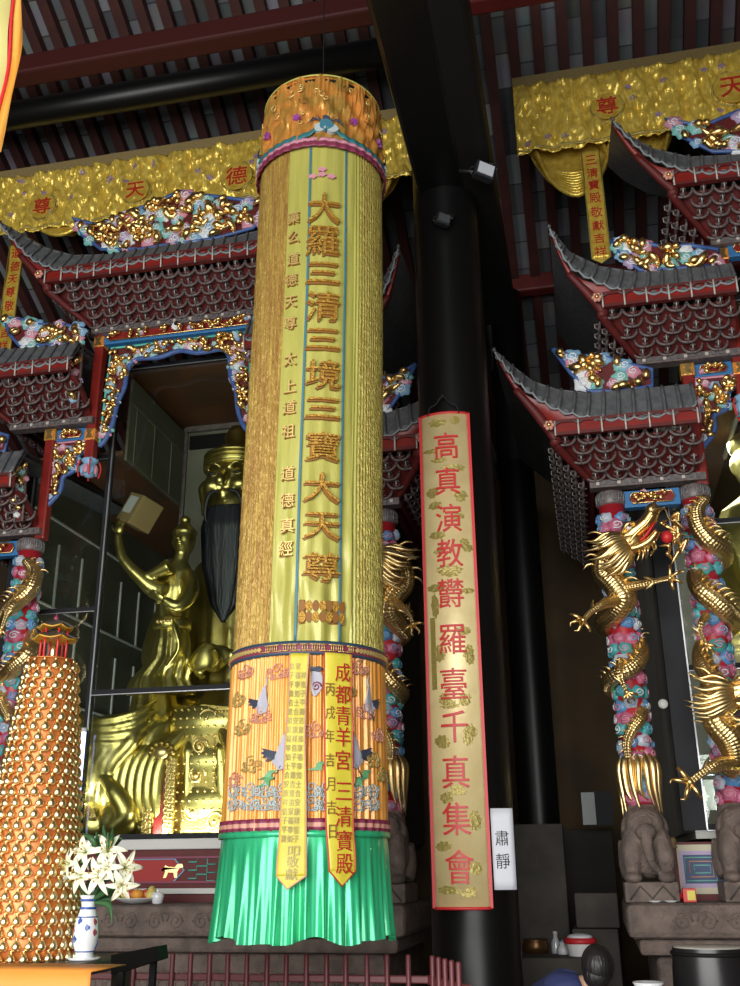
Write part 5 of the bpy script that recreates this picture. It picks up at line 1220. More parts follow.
for a in range(5): b.ell((wa(172,625).x-.08+.04*a, ay-.2, (zb1+zb2)/2), .022, 'gold_fins', 8, 6)
b.build('belt', att, label='bossed golden belt')
# solid box stands in for a reflection on the glass near the raised hand
p = W(140,513,9.62); t = thing('box_reflection', 'tan box standing in for a reflection on the glass above the golden attendant', 'box', p)
mat('cardboard', (.22,.15,.06), .7); mat('label_paper', (.45,.46,.45), .5)
R = Matrix.Rotation(.5, 3, 'Y') @ Matrix.Rotation(-.6, 3, 'Z'); b = MB(); b.box(p, (.34,.28,.34), 'cardboard', R, .01); b.build('carton', t)
b = MB(); b.box(p+R @ V((-.02,-.143,.03)), (.2,.004,.2), 'label_paper', R); b.build('printed_label', t, label='grey paper label')
# large golden sleeved statue low at the left, behind the lower glass
gx = W(115,770,9.9).x; low = thing('kneeling_statue', 'massive golden draped figure low behind the glass, left of the throne', 'statue', (gx, 9.9, 1.9))
b = MB()
loft(b, [(gx,9.95,1.9,.44,.34,.04),(gx,9.95,2.2,.46,.36,.06),(gx,9.95,2.6,.42,.34,.06),(gx,9.97,2.95,.36,.30,.05),(gx-.02,10.0,3.16,.2,.2,.03)], 'pale_gold', 80, nf=15, tw=1.5)
for k in range(6):
    x0_, dx = gx-.30+.085*k, .055*k
    b.tube([(x0_-.06,9.74,3.08),(x0_+.10+dx*.4,9.58,2.88),(x0_+.02,9.56,2.62),(x0_-.12+dx*.3,9.60,2.35)], [.03,.085,.09,.03], 'pale_gold', 12, 5)
for k in range(4): b.tube([(gx-.42,9.66,3.17-.05*k),(gx-.1,9.52,3.05-.07*k),(gx+.3,9.54,3.1-.09*k),(gx+.5,9.7,3.26-.1*k)], [.03,.05,.05,.02], 'pale_gold', 10, 6)
b.ell((gx-.1,9.62,2.05), (.30,.2,.2), 'pale_gold', 20, 14); b.ell((gx+.22,9.6,2.08), (.22,.17,.22), 'pale_gold', 20, 14)
b.tube([(gx+.05,9.55,2.5),(gx+.22,9.48,2.35),(gx+.34,9.5,2.15),(gx+.2,9.48,2.0)], [.05,.09,.11,.06], 'pale_gold', 14, 5)
b.build('draped_body', low, remesh=.018)
b = MB()
for k in range(9): b.tube([(gx-.12+.18*math.cos(a)*(1-.09*k), 9.44+.0*k, 2.08+.17*math.sin(a)*(1-.09*k)) for a in [PI*i/10 for i in range(11)]], .007, 'gold_fins', 5, 1, raw=True)
b.build('shell_ribs', low, label='fine concentric ribs on the cuff')
# throne leg: red board framed by gilt openwork
tx = W(160,800,9.6).x; t = thing('throne', 'gilt throne with red front board and scroll carving below the seated deity', 'throne', (tx, 9.6, 1.9)); throne = t
b = MB(); b.box((tx,9.6,2.25), (.10,.05,.68), 'red_lacquer', bev=.008); b.build('red_board', t)
b = MB(); rnd = random.Random(12)
for s_ in (-1, 1):
    b.box((tx+s_*.11,9.58,2.28), (.10,.03,.76), 'dull_gold')
    for i in range(10):
        for j in range(2):
            c = V((tx+s_*.11-.024+.048*j+.0, 9.555, 1.95+.073*i+.03*j)); b.tube([c+V((.024*math.cos(a),0,.03*math.sin(a))) for a in [2*PI*k/6 for k in range(7)]], .007, 'gold_fins', 4, 1, raw=True)
b.build('openwork', t, label='gilt honeycomb openwork')
b = MB()
for k in range(12): a = 2*PI*k/12; b.ell((tx+.13*math.cos(a)*.9, 9.57, 2.72+.09*math.sin(a)), .035, 'dull_gold', 8, 6)
b.ell((tx,9.56,2.72), (.09,.05,.07), 'gold_fins', 12, 8); b.build('leaf_crest', t)
# carved throne side with scroll volutes
b = MB(); poly = [(tx+.2,1.92),(tx+.95,1.92),(tx+.9,2.4),(tx+.78,2.75),(tx+.72,3.15),(tx+.35,3.2),(tx+.24,3.0),(tx+.30,2.6),(tx+.2,2.3)]
b.prism(poly, plane_map(9.72), -.05, .04, 'dull_gold'); b.build('side_board', t)
b = MB(); mp = plane_map(9.68)
for (u, v, s) in ((.42,3.05,.11),(.36,2.78,.09),(.34,2.50,.10),(.32,2.15,.12),(.55,2.06,.1)): swirl(b, mp, tx+u, v, s, 'gold_fins', 1.6, .014, .012, 16); b.ell(mp(tx+u, v, .02), .03, 'gold_fins', 8, 6)
for k in range(11):
    b.ell(mp(tx+.52+.035*k, 3.12, .02), .012, 'gold_fins', 6, 4); b.ell(mp(tx+.50+.004*k, 3.08-.1*k, .02), .012, 'gold_fins', 6, 4)
b.build('scroll_carving', t, label='pale gilt scrolls and studs')
# golden figure seen through the right case
sx, sy = 1.95, 10.2
t = thing('seated_deity', 'golden robed statue behind the glass at the right picture edge', 'statue', (sx, sy, 1.9))
b = MB(); loft(b, [(sx,sy,1.9,.75,.5,.04),(sx,sy,2.6,.78,.52,.06),(sx,sy,3.3,.72,.5,.06),(sx,sy,4.0,.62,.42,.06),(sx,sy,4.7,.56,.36,.04),(sx,sy,5.0,.45,.3,.03),(sx,sy,5.2,.18,.18,.0)], 'pale_gold', 80, nf=13, tw=1)
for q in (-1, 1): b.tube([(sx+q*.45,sy,4.8),(sx+q*.62,sy-.2,4.2),(sx+q*.5,sy-.5,3.75),(sx+q*.1,sy-.6,3.7)], [.2,.24,.25,.15], 'pale_gold', 24, 6, fold=(.07,7))
b.ell((sx,sy-.02,5.5), (.26,.3,.36), 'pale_gold', 18, 14); b.tube([(sx,sy-.3,5.55),(sx,sy-.36,5.43)], [.03,.05], 'pale_gold'); b.lathe((sx,sy,5.65), [(.28,0),(.3,.1),(.15,.22),(.1,.35),(.02,.4)], 'pale_gold', 20)
for q in (-1, 1): b.ell((sx+q*.1,sy-.27,5.56), (.05,.03,.025), 'pale_gold', 8, 6); b.ell((sx+q*.27,sy,5.5), (.03,.06,.1), 'pale_gold', 8, 6)
b.build('robed_body', t, remesh=.025)
# sheets stand in for white paper reflected on the right glass
for i, (px, py, w_, h_, m_, lab) in enumerate(((705,765,.24,.18,'paper','white printed sheet standing in for a reflection on the right glass'),(702,795,.22,.26,'label_paper','grey translucent sheet under the white one, standing in for a reflection on the right glass'))):
    p = W(px, py, 9.7); b = MB(); b.box(p, (w_, .02, h_), m_, bev=.003)
    for k in range(4 if i == 0 else 0): b.box(p+V((0,-.012,-.05+.03*k)), (w_*.8,.002,.006), 'label_paper')
    tag(b.build('sheet_reflection', loc=p), lab, 'paper', None)
mat('silk_pale', (.55,.50,.18), .5)
# ------------------------------------------------------------------ gold couplet board on the pillar
mat('board_gold', (.78,.62,.30), .38, .15, (.86,.72,.36), 5, bump=.15, bscale=12)
mat('relief_gold', (.40,.32,.09), .38, .35, bump=.5, bscale=40)
YB_ = 7.36; A, B_, C_, D_ = W(421,416,YB_), W(468,412,YB_), W(432,909,YB_), W(491,908,YB_)
bx0, bx1 = (A.x+C_.x)/2, (B_.x+D_.x)/2; bz1, bz0 = (A.z+B_.z)/2, (C_.z+D_.z)/2; bxc = (bx0+bx1)/2
smap = lambda u, v, h: V((u, YB_-.02+1.5*(u-bxc)**2-h, v))
t = thing('couplet_board', 'long red-edged gold board of red characters hung on the middle black pillar', 'scroll board', (bxc, YB_, bz0))
b = MB(); b.grid(lambda u, v: smap(bx0+(bx1-bx0)*u, bz0+(bz1-bz0)*v, 0), 14, 2, 'board_gold'); b.build('gold_face', t, solid=.012)
b = MB()
for x in (bx0, bx1): b.bar(smap(x, bz0, .006), smap(x, bz1, .006), .022, .02, 'bright_red')
for z in (bz0, bz1): b.tube([smap(bx0+(bx1-bx0)*k/10, z, .006) for k in range(11)], .011, 'bright_red', 6, 1, raw=True)
b.build('red_border', t, label='bright red border')
for ch, px, py in (('高',446.5,447),('真',448,482),('演',449,519),('教',450,554),('欝',451,594),('羅',453,640),('臺',454,684),('千',455,727),('真',456,772),('集',457,819),('會',460,867)):
    p = W(px, py, YB_); b = MB(); letter(b, ch, smap, p.x, p.z, .20, .225, 'bright_red', .006, .022); b.build('red_character', t, fixn=False)
rnd = random.Random(14)
for px, py, w_, h_ in ((440,425,.09,.05),(455,420,.05,.04),(430,452,.06,.03),(455,468,.10,.04),(440,462,.07,.03),(433,492,.06,.05),(464,496,.06,.05),(436,507,.07,.04),(460,517,.05,.03),(437,535,.07,.05),(466,545,.05,.05),(440,552,.05,.04),(452,573,.11,.05),(438,590,.08,.04),(468,590,.05,.04),(462,632,.08,.05),(436,610,.04,.12),(470,655,.05,.07),(440,655,.05,.08),(466,700,.05,.06),(444,700,.06,.05),(450,705,.08,.04),(470,735,.05,.08),(442,745,.06,.06),(460,790,.06,.05),(446,795,.05,.06),(475,820,.04,.07),(444,845,.06,.05),(475,868,.05,.06),(450,890,.09,.04),(470,893,.05,.04)):
    b = MB(); p = W(px, py, YB_); p.x = min(max(p.x, bx0+w_*1.25), bx1-w_*1.25)
    for k in range(3): blob(b, smap, p.x+rnd.uniform(-.3,.3)*w_, p.z+rnd.uniform(-.5,.5)*h_, w_*rnd.uniform(.55,.9), h_*rnd.uniform(.4,.7), 'relief_gold', 7, .16, .004, .011, rnd.uniform(0,1), 24)
    b.build('cloud_relief', t, label='darker gold cloud or tree')
b = MB(); b.prism([(bx0+.035,W(430,690,YB_).z),(bx0+.075,W(430,690,YB_).z),(bx0+.075,W(430,618,YB_).z),(bx0+.035,W(430,618,YB_).z)], smap, .004, .010, 'relief_gold'); b.build('signature_strip', t)
b = MB(); top = W(445,397,YB_+.02); 
b.tube([smap(bx0+.07,bz1-.01,.015), smap(bx0+.09,bz1+.06,.01), smap(bxc-.06,bz1+.085,.0), smap(bxc,bz1+.15,-.0), smap(bxc+.06,bz1+.085,.0), smap(bx1-.09,bz1+.06,.01), smap(bx1-.07,bz1-.01,.015)], .007, 'metal_frame', 6, 5)
b.ell(smap(bxc,bz1+.16,0), .013, 'metal_frame', 8, 6); b.build('wire_hanger', t, label='bent iron hanger')
# paper notice
p, q = W(488,890,7.45), W(512,808,7.45); nx = (p.x+q.x)/2
nmap = lambda u, v, h: V((u, 7.44+.9*(u-nx+.1)**2-h, v)); z0n, z1n = p.z, q.z
t = thing('paper_notice', 'white paper strip with two black characters pasted on the pillar right of the gold board', 'notice', (nx, 7.45, z0n))
b = MB(); b.grid(lambda u, v: nmap(p.x+(q.x-p.x)*u, z0n+(z1n-z0n)*v, 0), 6, 8, 'paper'); b.build('sheet', t, solid=.003)
for ch, px, py in (('肅',502,838),('靜',503,861)):
    w = W(px, py, 7.45); b = MB(); letter(b, ch, nmap, w.x, w.z, .095, .10, 'black', .003, .006); b.build('black_character', t, fixn=False)
# ------------------------------------------------------------------ valances
def valance(px0, px1, ytop0, ybot0, Y, label, chars, x_ext=0, sw=None):
    a = W(px0, ytop0, Y); c = W(px0, ybot0, Y); e = W(px1, ytop0, Y); z1, z0 = a.z, c.z; xa, xb = a.x, e.x+x_ext
    t = thing('brocade_valance', label, 'valance', ((xa+xb)/2, Y, z0)); Ln = xb-xa; rnd = random.Random(int(px1))
    zb_ = z1-.14
    b = MB(); b.box(((xa+xb)/2, Y-.01, (z1+zb_)/2), (Ln, .03, z1-zb_), 'brocade_plain'); b.build('heading', t, label='plain brown heading band')
    off = lambda x, z: .018*math.sin(x*23+1.5*math.sin(z*5+x))+.055*noise.noise(V((x*9, z*3.5, 1)))+.035*noise.noise(V((x*26, z*11, 5)))+.014*noise.noise(V((x*60, z*38, 9)))
    vm = lambda u, v, h: V((u, Y-.035-off(u, v)-h, v))
    b = MB(); b.grid(lambda u, v: vm(xa+Ln*u, z0+(zb_-z0)*v+.012*math.sin(u*Ln*9)*(1-v), 0), int(Ln*90), 48, 'brocade'); cl = b.build('brocade_cloth', t, solid=.006)
    for i in range(int(Ln*4)):
        b = MB(); u, v = rnd.uniform(xa+.05, xb-.05), rnd.uniform(z0+.1, zb_-.08); blob(b, vm, u, v, .035, .03, 'dusty_violet', 5, .3, .002, .012); b.build('flower_motif', cl, label='small dull violet flower')
    b = MB(); b.tube([vm(xa+Ln*k/60, z0+.045, .012) for k in range(61)], .014, 'relief_gold', 6, 1, raw=True); b.build('fringe_braid', t)
    for ch, px, py, s in chars:
        w = W(px, py, Y-.06); b = MB(); b.tube([vm(w.x+s*.66*math.cos(2*PI*k/28), w.z+s*.66*math.sin(2*PI*k/28), .012) for k in range(29)], .012, 'relief_gold', 6, 1, raw=True)
        b.prism([(w.x+s*.64*math.cos(2*PI*k/28), w.z+s*.64*math.sin(2*PI*k/28)) for k in range(28)], lambda u, v, h: V((u, Y-.075-h, v)), 0, .006, 'brocade_swag'); b.build('medallion', cl)
        b = MB(); letter(b, ch, lambda u, v, h: V((u, Y-.082-h, v)), w.x, w.z, s*.86, s*.86, 'red_letter', 0, .012); b.build('red_character', cl, fixn=False)
    return t, xa, xb, z0, z1
def swag(cx, w, z, drop, Y, label, group=None):
    z += .34; drop += .34; t = thing('gold_swag', label, 'swag', (cx, Y, z-drop), group)
    b = MB(); n = 9
    for i in range(n):
        d = drop*(.62+.38*i/(n-1)); ww = w*(1-.02*i)
        b.tube([(cx-ww/2, Y-.03-.01*i, z-.02*i), (cx-ww*.33, Y-.09-.012*i, z-d*.72), (cx, Y-.11-.013*i, z-d), (cx+ww*.33, Y-.09-.012*i, z-d*.72), (cx+ww/2, Y-.03-.01*i, z-.02*i)], [.018,.026,.03,.026,.018], 'brocade_swag', 10, 5)
    b.build('draped_folds', t)
    b = MB(); b.grid(lambda u, v: V((cx-w/2+w*u, Y+.02+.01*math.sin(u*40), z-v*drop*.8*math.sin(PI*u)**.6)), 60, 8, 'brocade_swag'); b.build('backing_cloth', t, solid=.006)
    return t
def streamer(px, ytop, ybot, w, Y, label, chars):
    a, c = W(px, ytop, Y), W(px, ybot, Y); x = W(px, (ytop+ybot)/2, Y).x; z1, z0 = a.z, c.z
    t = thing('brocade_streamer', label, 'streamer', (x, Y, z0)); m = lambda u, v, h: V((u, Y-.012*math.sin((v-z0)*9)-h, v))
    b = MB(); b.grid(lambda u, v: m(x-w/2+w*u, z0+.06+(z1-z0-.06)*v, 0), 8, 40, 'brocade_swag'); o = len(b.v); b.add([m(x-w/2, z0+.06, 0), m(x+w/2, z0+.06, 0), m(x, z0, 0)], [(0,1,2)], 'brocade_swag'); b.build('cloth', t, solid=.006)
    b = MB(); n = len(chars)
    for i, ch in enumerate(chars): letter(b, ch, m, x, z1-.12-(z1-z0-.25)*i/(n-1), w*.62, (z1-z0)/n*.7, 'red_letter', .005, .012)
    b.build('lettering', t, fixn=False, label='small dark red characters')
    b = MB(); b.tube([m(x-w/2, z1, .003), m(x-w/2, z0+.06, .003), m(x, z0, .003), m(x+w/2, z0+.06, .003), m(x+w/2, z1, .003)], .007, 'relief_gold', 5, 1, raw=True); b.build('edging', t)
vl = valance(0, 412, 173, 238, 9.3, 'gold brocade valance across the top of the left shrine with red characters in rings', [('尊',43,207,.27),('天',136,191,.27),('德',237,177,.30)], 0)
vl[0].location = vl[0].location
valance(512, 740, 80, 158, 9.3, 'gold brocade valance at upper right with red characters in rings', [('尊',607,107,.27),('天',733,88,.32)], 1.8)
z_ = W(560,160,9.45).z; swag((W(533,158,9.5).x+W(615,158,9.5).x)/2, 1.0, z_, .62, 9.5, 'gold swag left of the streamer under the right valance'); swag((W(596,158,9.5).x+W(668,158,9.5).x)/2+.05, .9, z_, .46, 9.5, 'gold swag right of the streamer under the right valance')
swag(W(411,185,9.5).x-.65, 1.3, W(395,170,9.5).z, .78, 9.5, 'gold swag hanging just right of the silk banner')
swag(W(70,240,9.5).x, 1.3, W(60,222,9.5).z, .36, 9.5, 'gold swag at upper left under the left valance')
streamer(596, 150, 264, .19, 9.15, 'gold streamer with red characters hanging below the right valance', '三清寶殿敬獻吉祥')
streamer(10, 246, 356, .19, 9.2, 'gold streamer at the left picture edge behind the roof corner', '道德天尊敬獻吉祥')
# edge of a nearer banner at the top left corner
t = thing('hanging_flag', 'yellow silk flag edge with red and orange border at the top left corner', 'flag', (W(-5,60,3.4).x, 3.4, W(0,130,3.4).z))
fm = lambda px, py, h: W(px, py, 3.4)+V((0, -h+.01*math.sin(py*.09+px*.2), 0))
b = MB(); b.add([fm(x, y, 0) for y in range(-60, 141, 10) for x in (-60, -40, -20, max(-20, 10-(max(0, y)*.0+ (y/140)**2*18 if y > 0 else 0)))], [(4*j+i, 4*j+i+1, 4*j+i+5, 4*j+i+4) for j in range(20) for i in range(3)], 'silk_pale', True); b.build('silk_field', t, solid=.004)
eg = lambda y: (18-(max(0, y)/135)**1.7*20)
b = MB(); b.tube([fm(eg(y)-4, y, .006) for y in range(-60, 151, 10)], .009, 'bright_red', 6, 1, raw=True); b.build('red_piping', t)
b = MB(); vs = []
for y in range(-60, 151, 10): vs += [fm(eg(y)-3, y, .0), fm(eg(y)+3+max(0, min(y, 40))*.05, y, -.01)]
b.add(vs, [(2*j, 2*j+1, 2*j+3, 2*j+2) for j in range(len(vs)//2-1)], 'silk_orange', True); b.build('orange_border', t, solid=.004)
# ------------------------------------------------------------------ golden votive tower on the altar table
TY = 5.0
tb, ttop = W(20,958,TY), W(52,661,TY)
zT = 1.21; 
txc = W(28,940,TY).x; ztop = ttop.z
mat('tower_orange', (.62,.20,.05), .35, .35); mat('tower_gold', (1.0,.82,.45), .3, 1.)
t = thing('votive_tower', 'tall conical golden votive tower covered with tiny gold figures at lower left', 'tower', (txc, TY, zT), None)
rb = .285; xt = ttop.x
rt = (W(71,665,TY).x-W(30,665,TY).x)/2
cxz = lambda z: txc+(xt-txc)*0
txc = xt; zz = lambda k: zT+(ztop-zT)*k
rprof = lambda k: rb+(rt-rb)*k
b = MB(); b.lathe((txc,TY,0), [(rprof(k/20)-.008, zz(k/20)) for k in range(21)], 'tower_orange', 72); core = b.build('cone', t, label='orange enamel cone')
rows = 27; allf = []; step = (ztop-zT)/rows
b = MB(); 
for r in range(rows+1): R0 = rprof(r/rows); b.tube([(txc+R0*math.cos(2*PI*k/60), TY+R0*math.sin(2*PI*k/60), zz(r/rows)) for k in range(61)], .0035, 'tower_orange', 5, 1, raw=True)
b.build('tier_ring', t)
def fig(b, s):
    b.tube([(0,0,-.45*s),(0,-.10*s,-.30*s),(0,-.12*s,0),(0,-.04*s,.22*s)], [.40*s,.42*s,.26*s,.08*s], 'tower_gold', 8, 2); b.ell((0,-.08*s,.30*s), .14*s, 'tower_gold', 7, 5)
fb = MB(); fig(fb, 1.0); fo = fb.build('gold_figure'); fme = fo.data; bpy.data.objects.remove(fo)
camdir = math.atan2(-TY, -txc); cand = []
for r in range(rows):
    k = (r+.5)/rows; R0 = rprof(k); n = max(14, int(2*PI*R0/.056))
    for i in range(n):
        a = 2*PI*(i+.5*(r % 2))/n; p = V((txc+R0*math.cos(a), TY+R0*math.sin(a), zz(k))); fc = math.cos(a-camdir)
        allf.append((p, a, fc, R0))
vis = sorted([f for f in allf if f[2] > -.1], key=lambda f: -(f[2]+ (1.2 if (f[0].x > W(0,800,TY).x-.0) else 0)-.15*f[0].z))
pick = vis[:100]; rest = [f for f in allf if not any(f is g for g in pick)]
for p, a, fc, R0 in pick:
    o = bpy.data.objects.new('gold_figure', fme); C.objects.link(o); o.parent = t
    M = Matrix.Rotation(a+PI/2, 4, 'Z') @ Matrix.Scale(.057, 4); M.translation = p-ROOT[t.name]; o.matrix_local = M
b = MB(); base = MB(); fig(base, 1.0)
for p, a, fc, R0 in rest:
    M = Matrix.Rotation(a+PI/2, 4, 'Z') @ Matrix.Scale(.057, 4); M.translation = p; b.merge(base, M)
rs = b.build('gold_figure_rows', t); rs['kind'] = 'stuff'
# pavilion on top
mat('pav_yellow', (.55,.30,.03), .45); mat('pav_dark', (.06,.05,.04), .5)
def pav_roof(z, r, name):
    b = MB(); n = 6; P = lambda k, rr, dz: V((txc+rr*math.cos(2*PI*k/n+.3), TY+rr*math.sin(2*PI*k/n+.3), z+dz))
    for k in range(n):
        e0, e1 = P(k, r, .02), P(k+1, r, .02); mid = (e0+e1)/2-V((0,0,.014)); ap = V((txc, TY, z+r*.62)); i0, i1 = P(k, r*.45, .045), P(k+1, r*.45, .045)
        b.add([e0,mid,e1,i1,i0,ap], [(0,1,3,4),(1,2,3),(4,3,5)], 'pav_dark'); b.add([e0-V((0,0,.006)),mid-V((0,0,.006)),e1-V((0,0,.006)),V((txc,TY,z+.01))], [(0,1,3),(1,2,3)], 'pav_yellow')
        b.tube([ap, i0+V((0,0,.004)), e0, e0+(e0-V((txc,TY,e0.z)))*.12+V((0,0,.014))], [.004,.005,.006,.003], 'pav_dark', 5, 2); b.tube([e0,mid,e1], .005, 'pav_yellow', 5, 2)
    return b.build(name, t)
z0p = ztop; pav_roof(z0p+.105, .125, 'lower_roof')['label'] = 'dark upturned roof with yellow underside'; pav_roof(z0p+.17, .10, 'upper_roof')['label'] = 'smaller dark roof with yellow underside'
for k in range(6):
    a = 2*PI*k/6+.3; b = MB(); b.tube([(txc+.07*math.cos(a), TY+.07*math.sin(a), z0p), (txc+.07*math.cos(a), TY+.07*math.sin(a), z0p+.175)], .006, 'bright_red', 6, 1); b.build('pavilion_post', t)
b = MB(); b.lathe((txc,TY,z0p), [(.085,0),(.085,.008),(.03,.01)], 'tower_gold', 24); b.ell((txc,TY,z0p+.05), (.022,.02,.04), 'tower_gold', 10, 8); b.build('seated_figure', t)
b = MB(); b.lathe((txc,TY,z0p+.225), [(.012,0),(.016,.015),(.005,.03),(.001,.045)], 'maroon', 10); b.build('finial', t)
# fluorescent tube standing beside the tower
mat('tube_glow', (.6,.65,1.), .3, emit=((.45,.5,1.), 5)); a, c = W(72,852,9.22), W(85,730,9.22)
t = thing('fluorescent_tube', 'upright glowing bluish white tube between the tower and the golden robes', 'lamp', V((a.x, 9.22, a.z)))
b = MB(); xx = (a.x+c.x)/2; b.tube([(xx,9.22,a.z),(xx,9.22,c.z)], .022, 'tube_glow', 12, 1); b.build('tube', t, label='glowing tube')
for z in (a.z, c.z): b = MB(); b.lathe((xx,9.22,z-.02), [(.026,0),(.026,.04)], 'white_trim', 12); b.build('end_cap', t)
b = MB(); b.box((xx,9.255,(a.z+c.z)/2), (.04,.03,c.z-a.z), 'metal_frame'); b.build('holder', t)
# altar table, cloth
t = thing('altar_table', 'dark altar table under the golden tower at lower left', 'table', (-2.9, 5.0, 0))
b = MB(); b.box((-2.92,4.88,1.175), (1.0,1.05,.06), 'pav_dark', bev=.01); b.build('table_top', t)
for x in (-3.36,-2.48):
    for y in (4.42,5.34): b = MB(); b.box((x,y,.573), (.08,.08,1.146), 'pav_dark', bev=.01); b.build('leg', t)
mat('cloth_orange', (.80,.30,.045), .6, bump=.2, bscale=8); 
mat('cloth_red', (.5,.05,.02), .6)
cl = thing('altar_cloth', 'bright orange cloth with red lower border hanging over the altar table', 'tablecloth', (-2.95, 4.4, .6))
xr0 = W(94,970,4.36).x; b = MB()
b.grid(lambda u, v: V((-3.48+(xr0+3.48)*u, 4.335+.006*math.sin(u*30)*(1-v), .66+.55*v)), 40, 8, 'cloth_orange', mf=lambda u, v: 'cloth_red' if v < .72 else 'cloth_orange'); b.grid(lambda u, v: V((-3.48+(xr0+3.48)*u, 4.335+.34*v, 1.21)), 20, 2, 'cloth_orange'); b.build('hanging_cloth', cl, solid=.004)
# black lectern box at the right end of the table
t = thing('black_box', 'black slanted box on the right end of the altar table beside the vase', 'box', W(135,960,5.0))
b = MB(); P_ = [W(111,975,4.9), W(159,960,5.15), W(157.5,946,5.15), W(111,955,4.9)]
b.add(P_+[p+V((.0,.12,0)) for p in P_], [(3,2,1,0),(4,5,6,7),(0,1,5,4),(1,2,6,5),(2,3,7,6),(3,0,4,7)], 'black_matte'); b.build('case', t)
b = MB(); zz_ = min(p.z for p in P_)
for p in P_[:2]: b.bar((p.x+(-.05 if p is P_[1] else .03), p.y+.05, 0), (p.x+(-.05 if p is P_[1] else .03), p.y+.05, p.z+.01), .03, .03, 'black_matte')
b.build('stand', t)
q = W(84,957,4.95); q.z = 1.212
# vase
vx, vz = q.x, q.z-.005
mat('porcelain', (.75,.77,.78), .15, coat=.5); mat('cobalt', (.05,.1,.35), .2); mat('dark_petal', (.3,.06,.08), .4)
vp = [(.045,0),(.05,.004),(.042,.02),(.058,.06),(.062,.10),(.056,.16),(.040,.21),(.033,.235),(.038,.27),(.046,.285),(.040,.283),(.028,.24)]
t = thing('porcelain_vase', 'white porcelain vase painted in cobalt blue holding the lilies', 'vase', (vx, 4.95, vz))
b = MB(); b.lathe((vx,4.95,vz+.008), vp, 'porcelain', 32, caps=False); b.build('vase_body', t); b = MB(); b.lathe((vx,4.95,vz), [(.075,0),(.08,.012),(.04,.008)], 'porcelain', 24); b.build('saucer', t)
vmp = lambda u, v, h: V((vx+math.cos(u)*(interp([(a[1],a[0]) for a in vp[2:9]], v)+h), 4.95+math.sin(u)*(interp([(a[1],a[0]) for a in vp[2:9]], v)+h), vz+.008+v))
b = MB(); rnd = random.Random(2)
for z in (.03,.185,.225,.262): b.tube([vmp(2*PI*k/24, z, .001) for k in range(25)], .003 if z < .2 else .006, 'cobalt', 5, 1, raw=True)
for k in range(16):
    u, v = rnd.uniform(0, 2*PI), rnd.uniform(.05,.17); b.prism([(u+.22*math.cos(a), v+.014*math.sin(a)*(1+.4*math.cos(3*a))) for a in [2*PI*i/10 for i in range(10)]], vmp, .0, .0025, 'cobalt' if k % 4 else 'dark_petal')
b.build('painted_figures', t, label='cobalt blue and dark red painting')
# lilies: each stem with its bloom is a thing
mat('lily_white', (.82,.82,.62), .5, bump=.1, bscale=30); mat('leaf_green', (.03,.10,.03), .5); mat('stamen', (.5,.25,.03), .5); mat('lily_throat', (.5,.55,.2), .5); mat('bud_pink', (.62,.35,.55), .5)
def lily(px, py, dy, face, s, label, open_=1.):
    c = W(px, py, 4.95+dy); t = thing('lily', label, 'flower', V((vx, 4.95, vz+.2)), 'white lilies in the porcelain vase'); n = face.normalized(); R = frame(n)
    b = MB(); b.tube([V((vx, 4.95, vz+.25)), V((vx, 4.95, vz+.30)).lerp(c, .45)+V((0,0,.03)), c-n*.05*s], [.004,.0035,.004], 'leaf_green', 6, 4); st = b.build('stem', t)
    for k in range(6):
        a = 2*PI*k/6; L = .074*s; b = MB(); W_ = .017*s*(1 if k % 2 else .8)
        def pf(u, v):
            x = v*L; rad = L*(.25+.95*v*open_)-.0; ax = .045*s*(v*(1.8-1.7*v*open_)); w = W_*math.sin(PI*min(.98, .12+.86*v))**.8; sd = (u-.5)*2
            q = V((ax, math.cos(a)*rad*v**.6-math.sin(a)*w*sd, math.sin(a)*rad*v**.6+math.cos(a)*w*sd)); q.x += .006*s*sd*sd; return c+R @ q
        b.grid(pf, 4, 8, 'lily_white', mf=lambda u, v: 'lily_throat' if v < .18 else 'lily_white'); b.build('petal', t, solid=.0012)
    b = MB()
    for k in range(6):
        a = 2*PI*k/6+.4; e = c+R @ V((.07*s, math.cos(a)*.025*s, math.sin(a)*.025*s)); b.tube([c, e], .0012*s, 'lily_throat', 4, 1); b.ell(e, .005*s, 'stamen', 6, 4)
    b.build('stamens', t, label='orange stamens')
F_ = lambda x, y, z: V((x, y, z))
for args in ((101,876,-.08,F_(.0,-1,.05),1.15,'large open white lily in the middle front of the bouquet'),(84,876,-.07,F_(-.3,-1,-.05),1.1,'open white lily low centre left, facing the front'),(72,864,-.03,F_(-.7,-.8,.1),1.0,'white lily at the left side of the bouquet'),(87,853,-.03,F_(-.2,-.9,.35),1.15,'white lily at upper left of the bouquet'),(108,852,-.02,F_(.3,-.9,.4),1.1,'white lily at the top of the bouquet under the dark leaves'),(124,868,-.04,F_(.7,-.7,.1),1.1,'white lily at the right side of the bouquet'),(122,884,-.06,F_(.5,-.9,-.35),1.0,'drooping white lily at lower right of the bouquet'),(108,868,-.10,F_(.2,-1,.2),.9,'smaller white lily between the two front blooms')):
    lily(*args)
lily(70,876,-.02,F_(-.8,-.6,-.3),.6,'lilac pink half open bud at the left of the bouquet', .3)
t = thing('foliage', 'dark green lily leaves rising and drooping between the white blooms', 'leaves', (vx, 4.95, vz+.25)); rnd = random.Random(9)
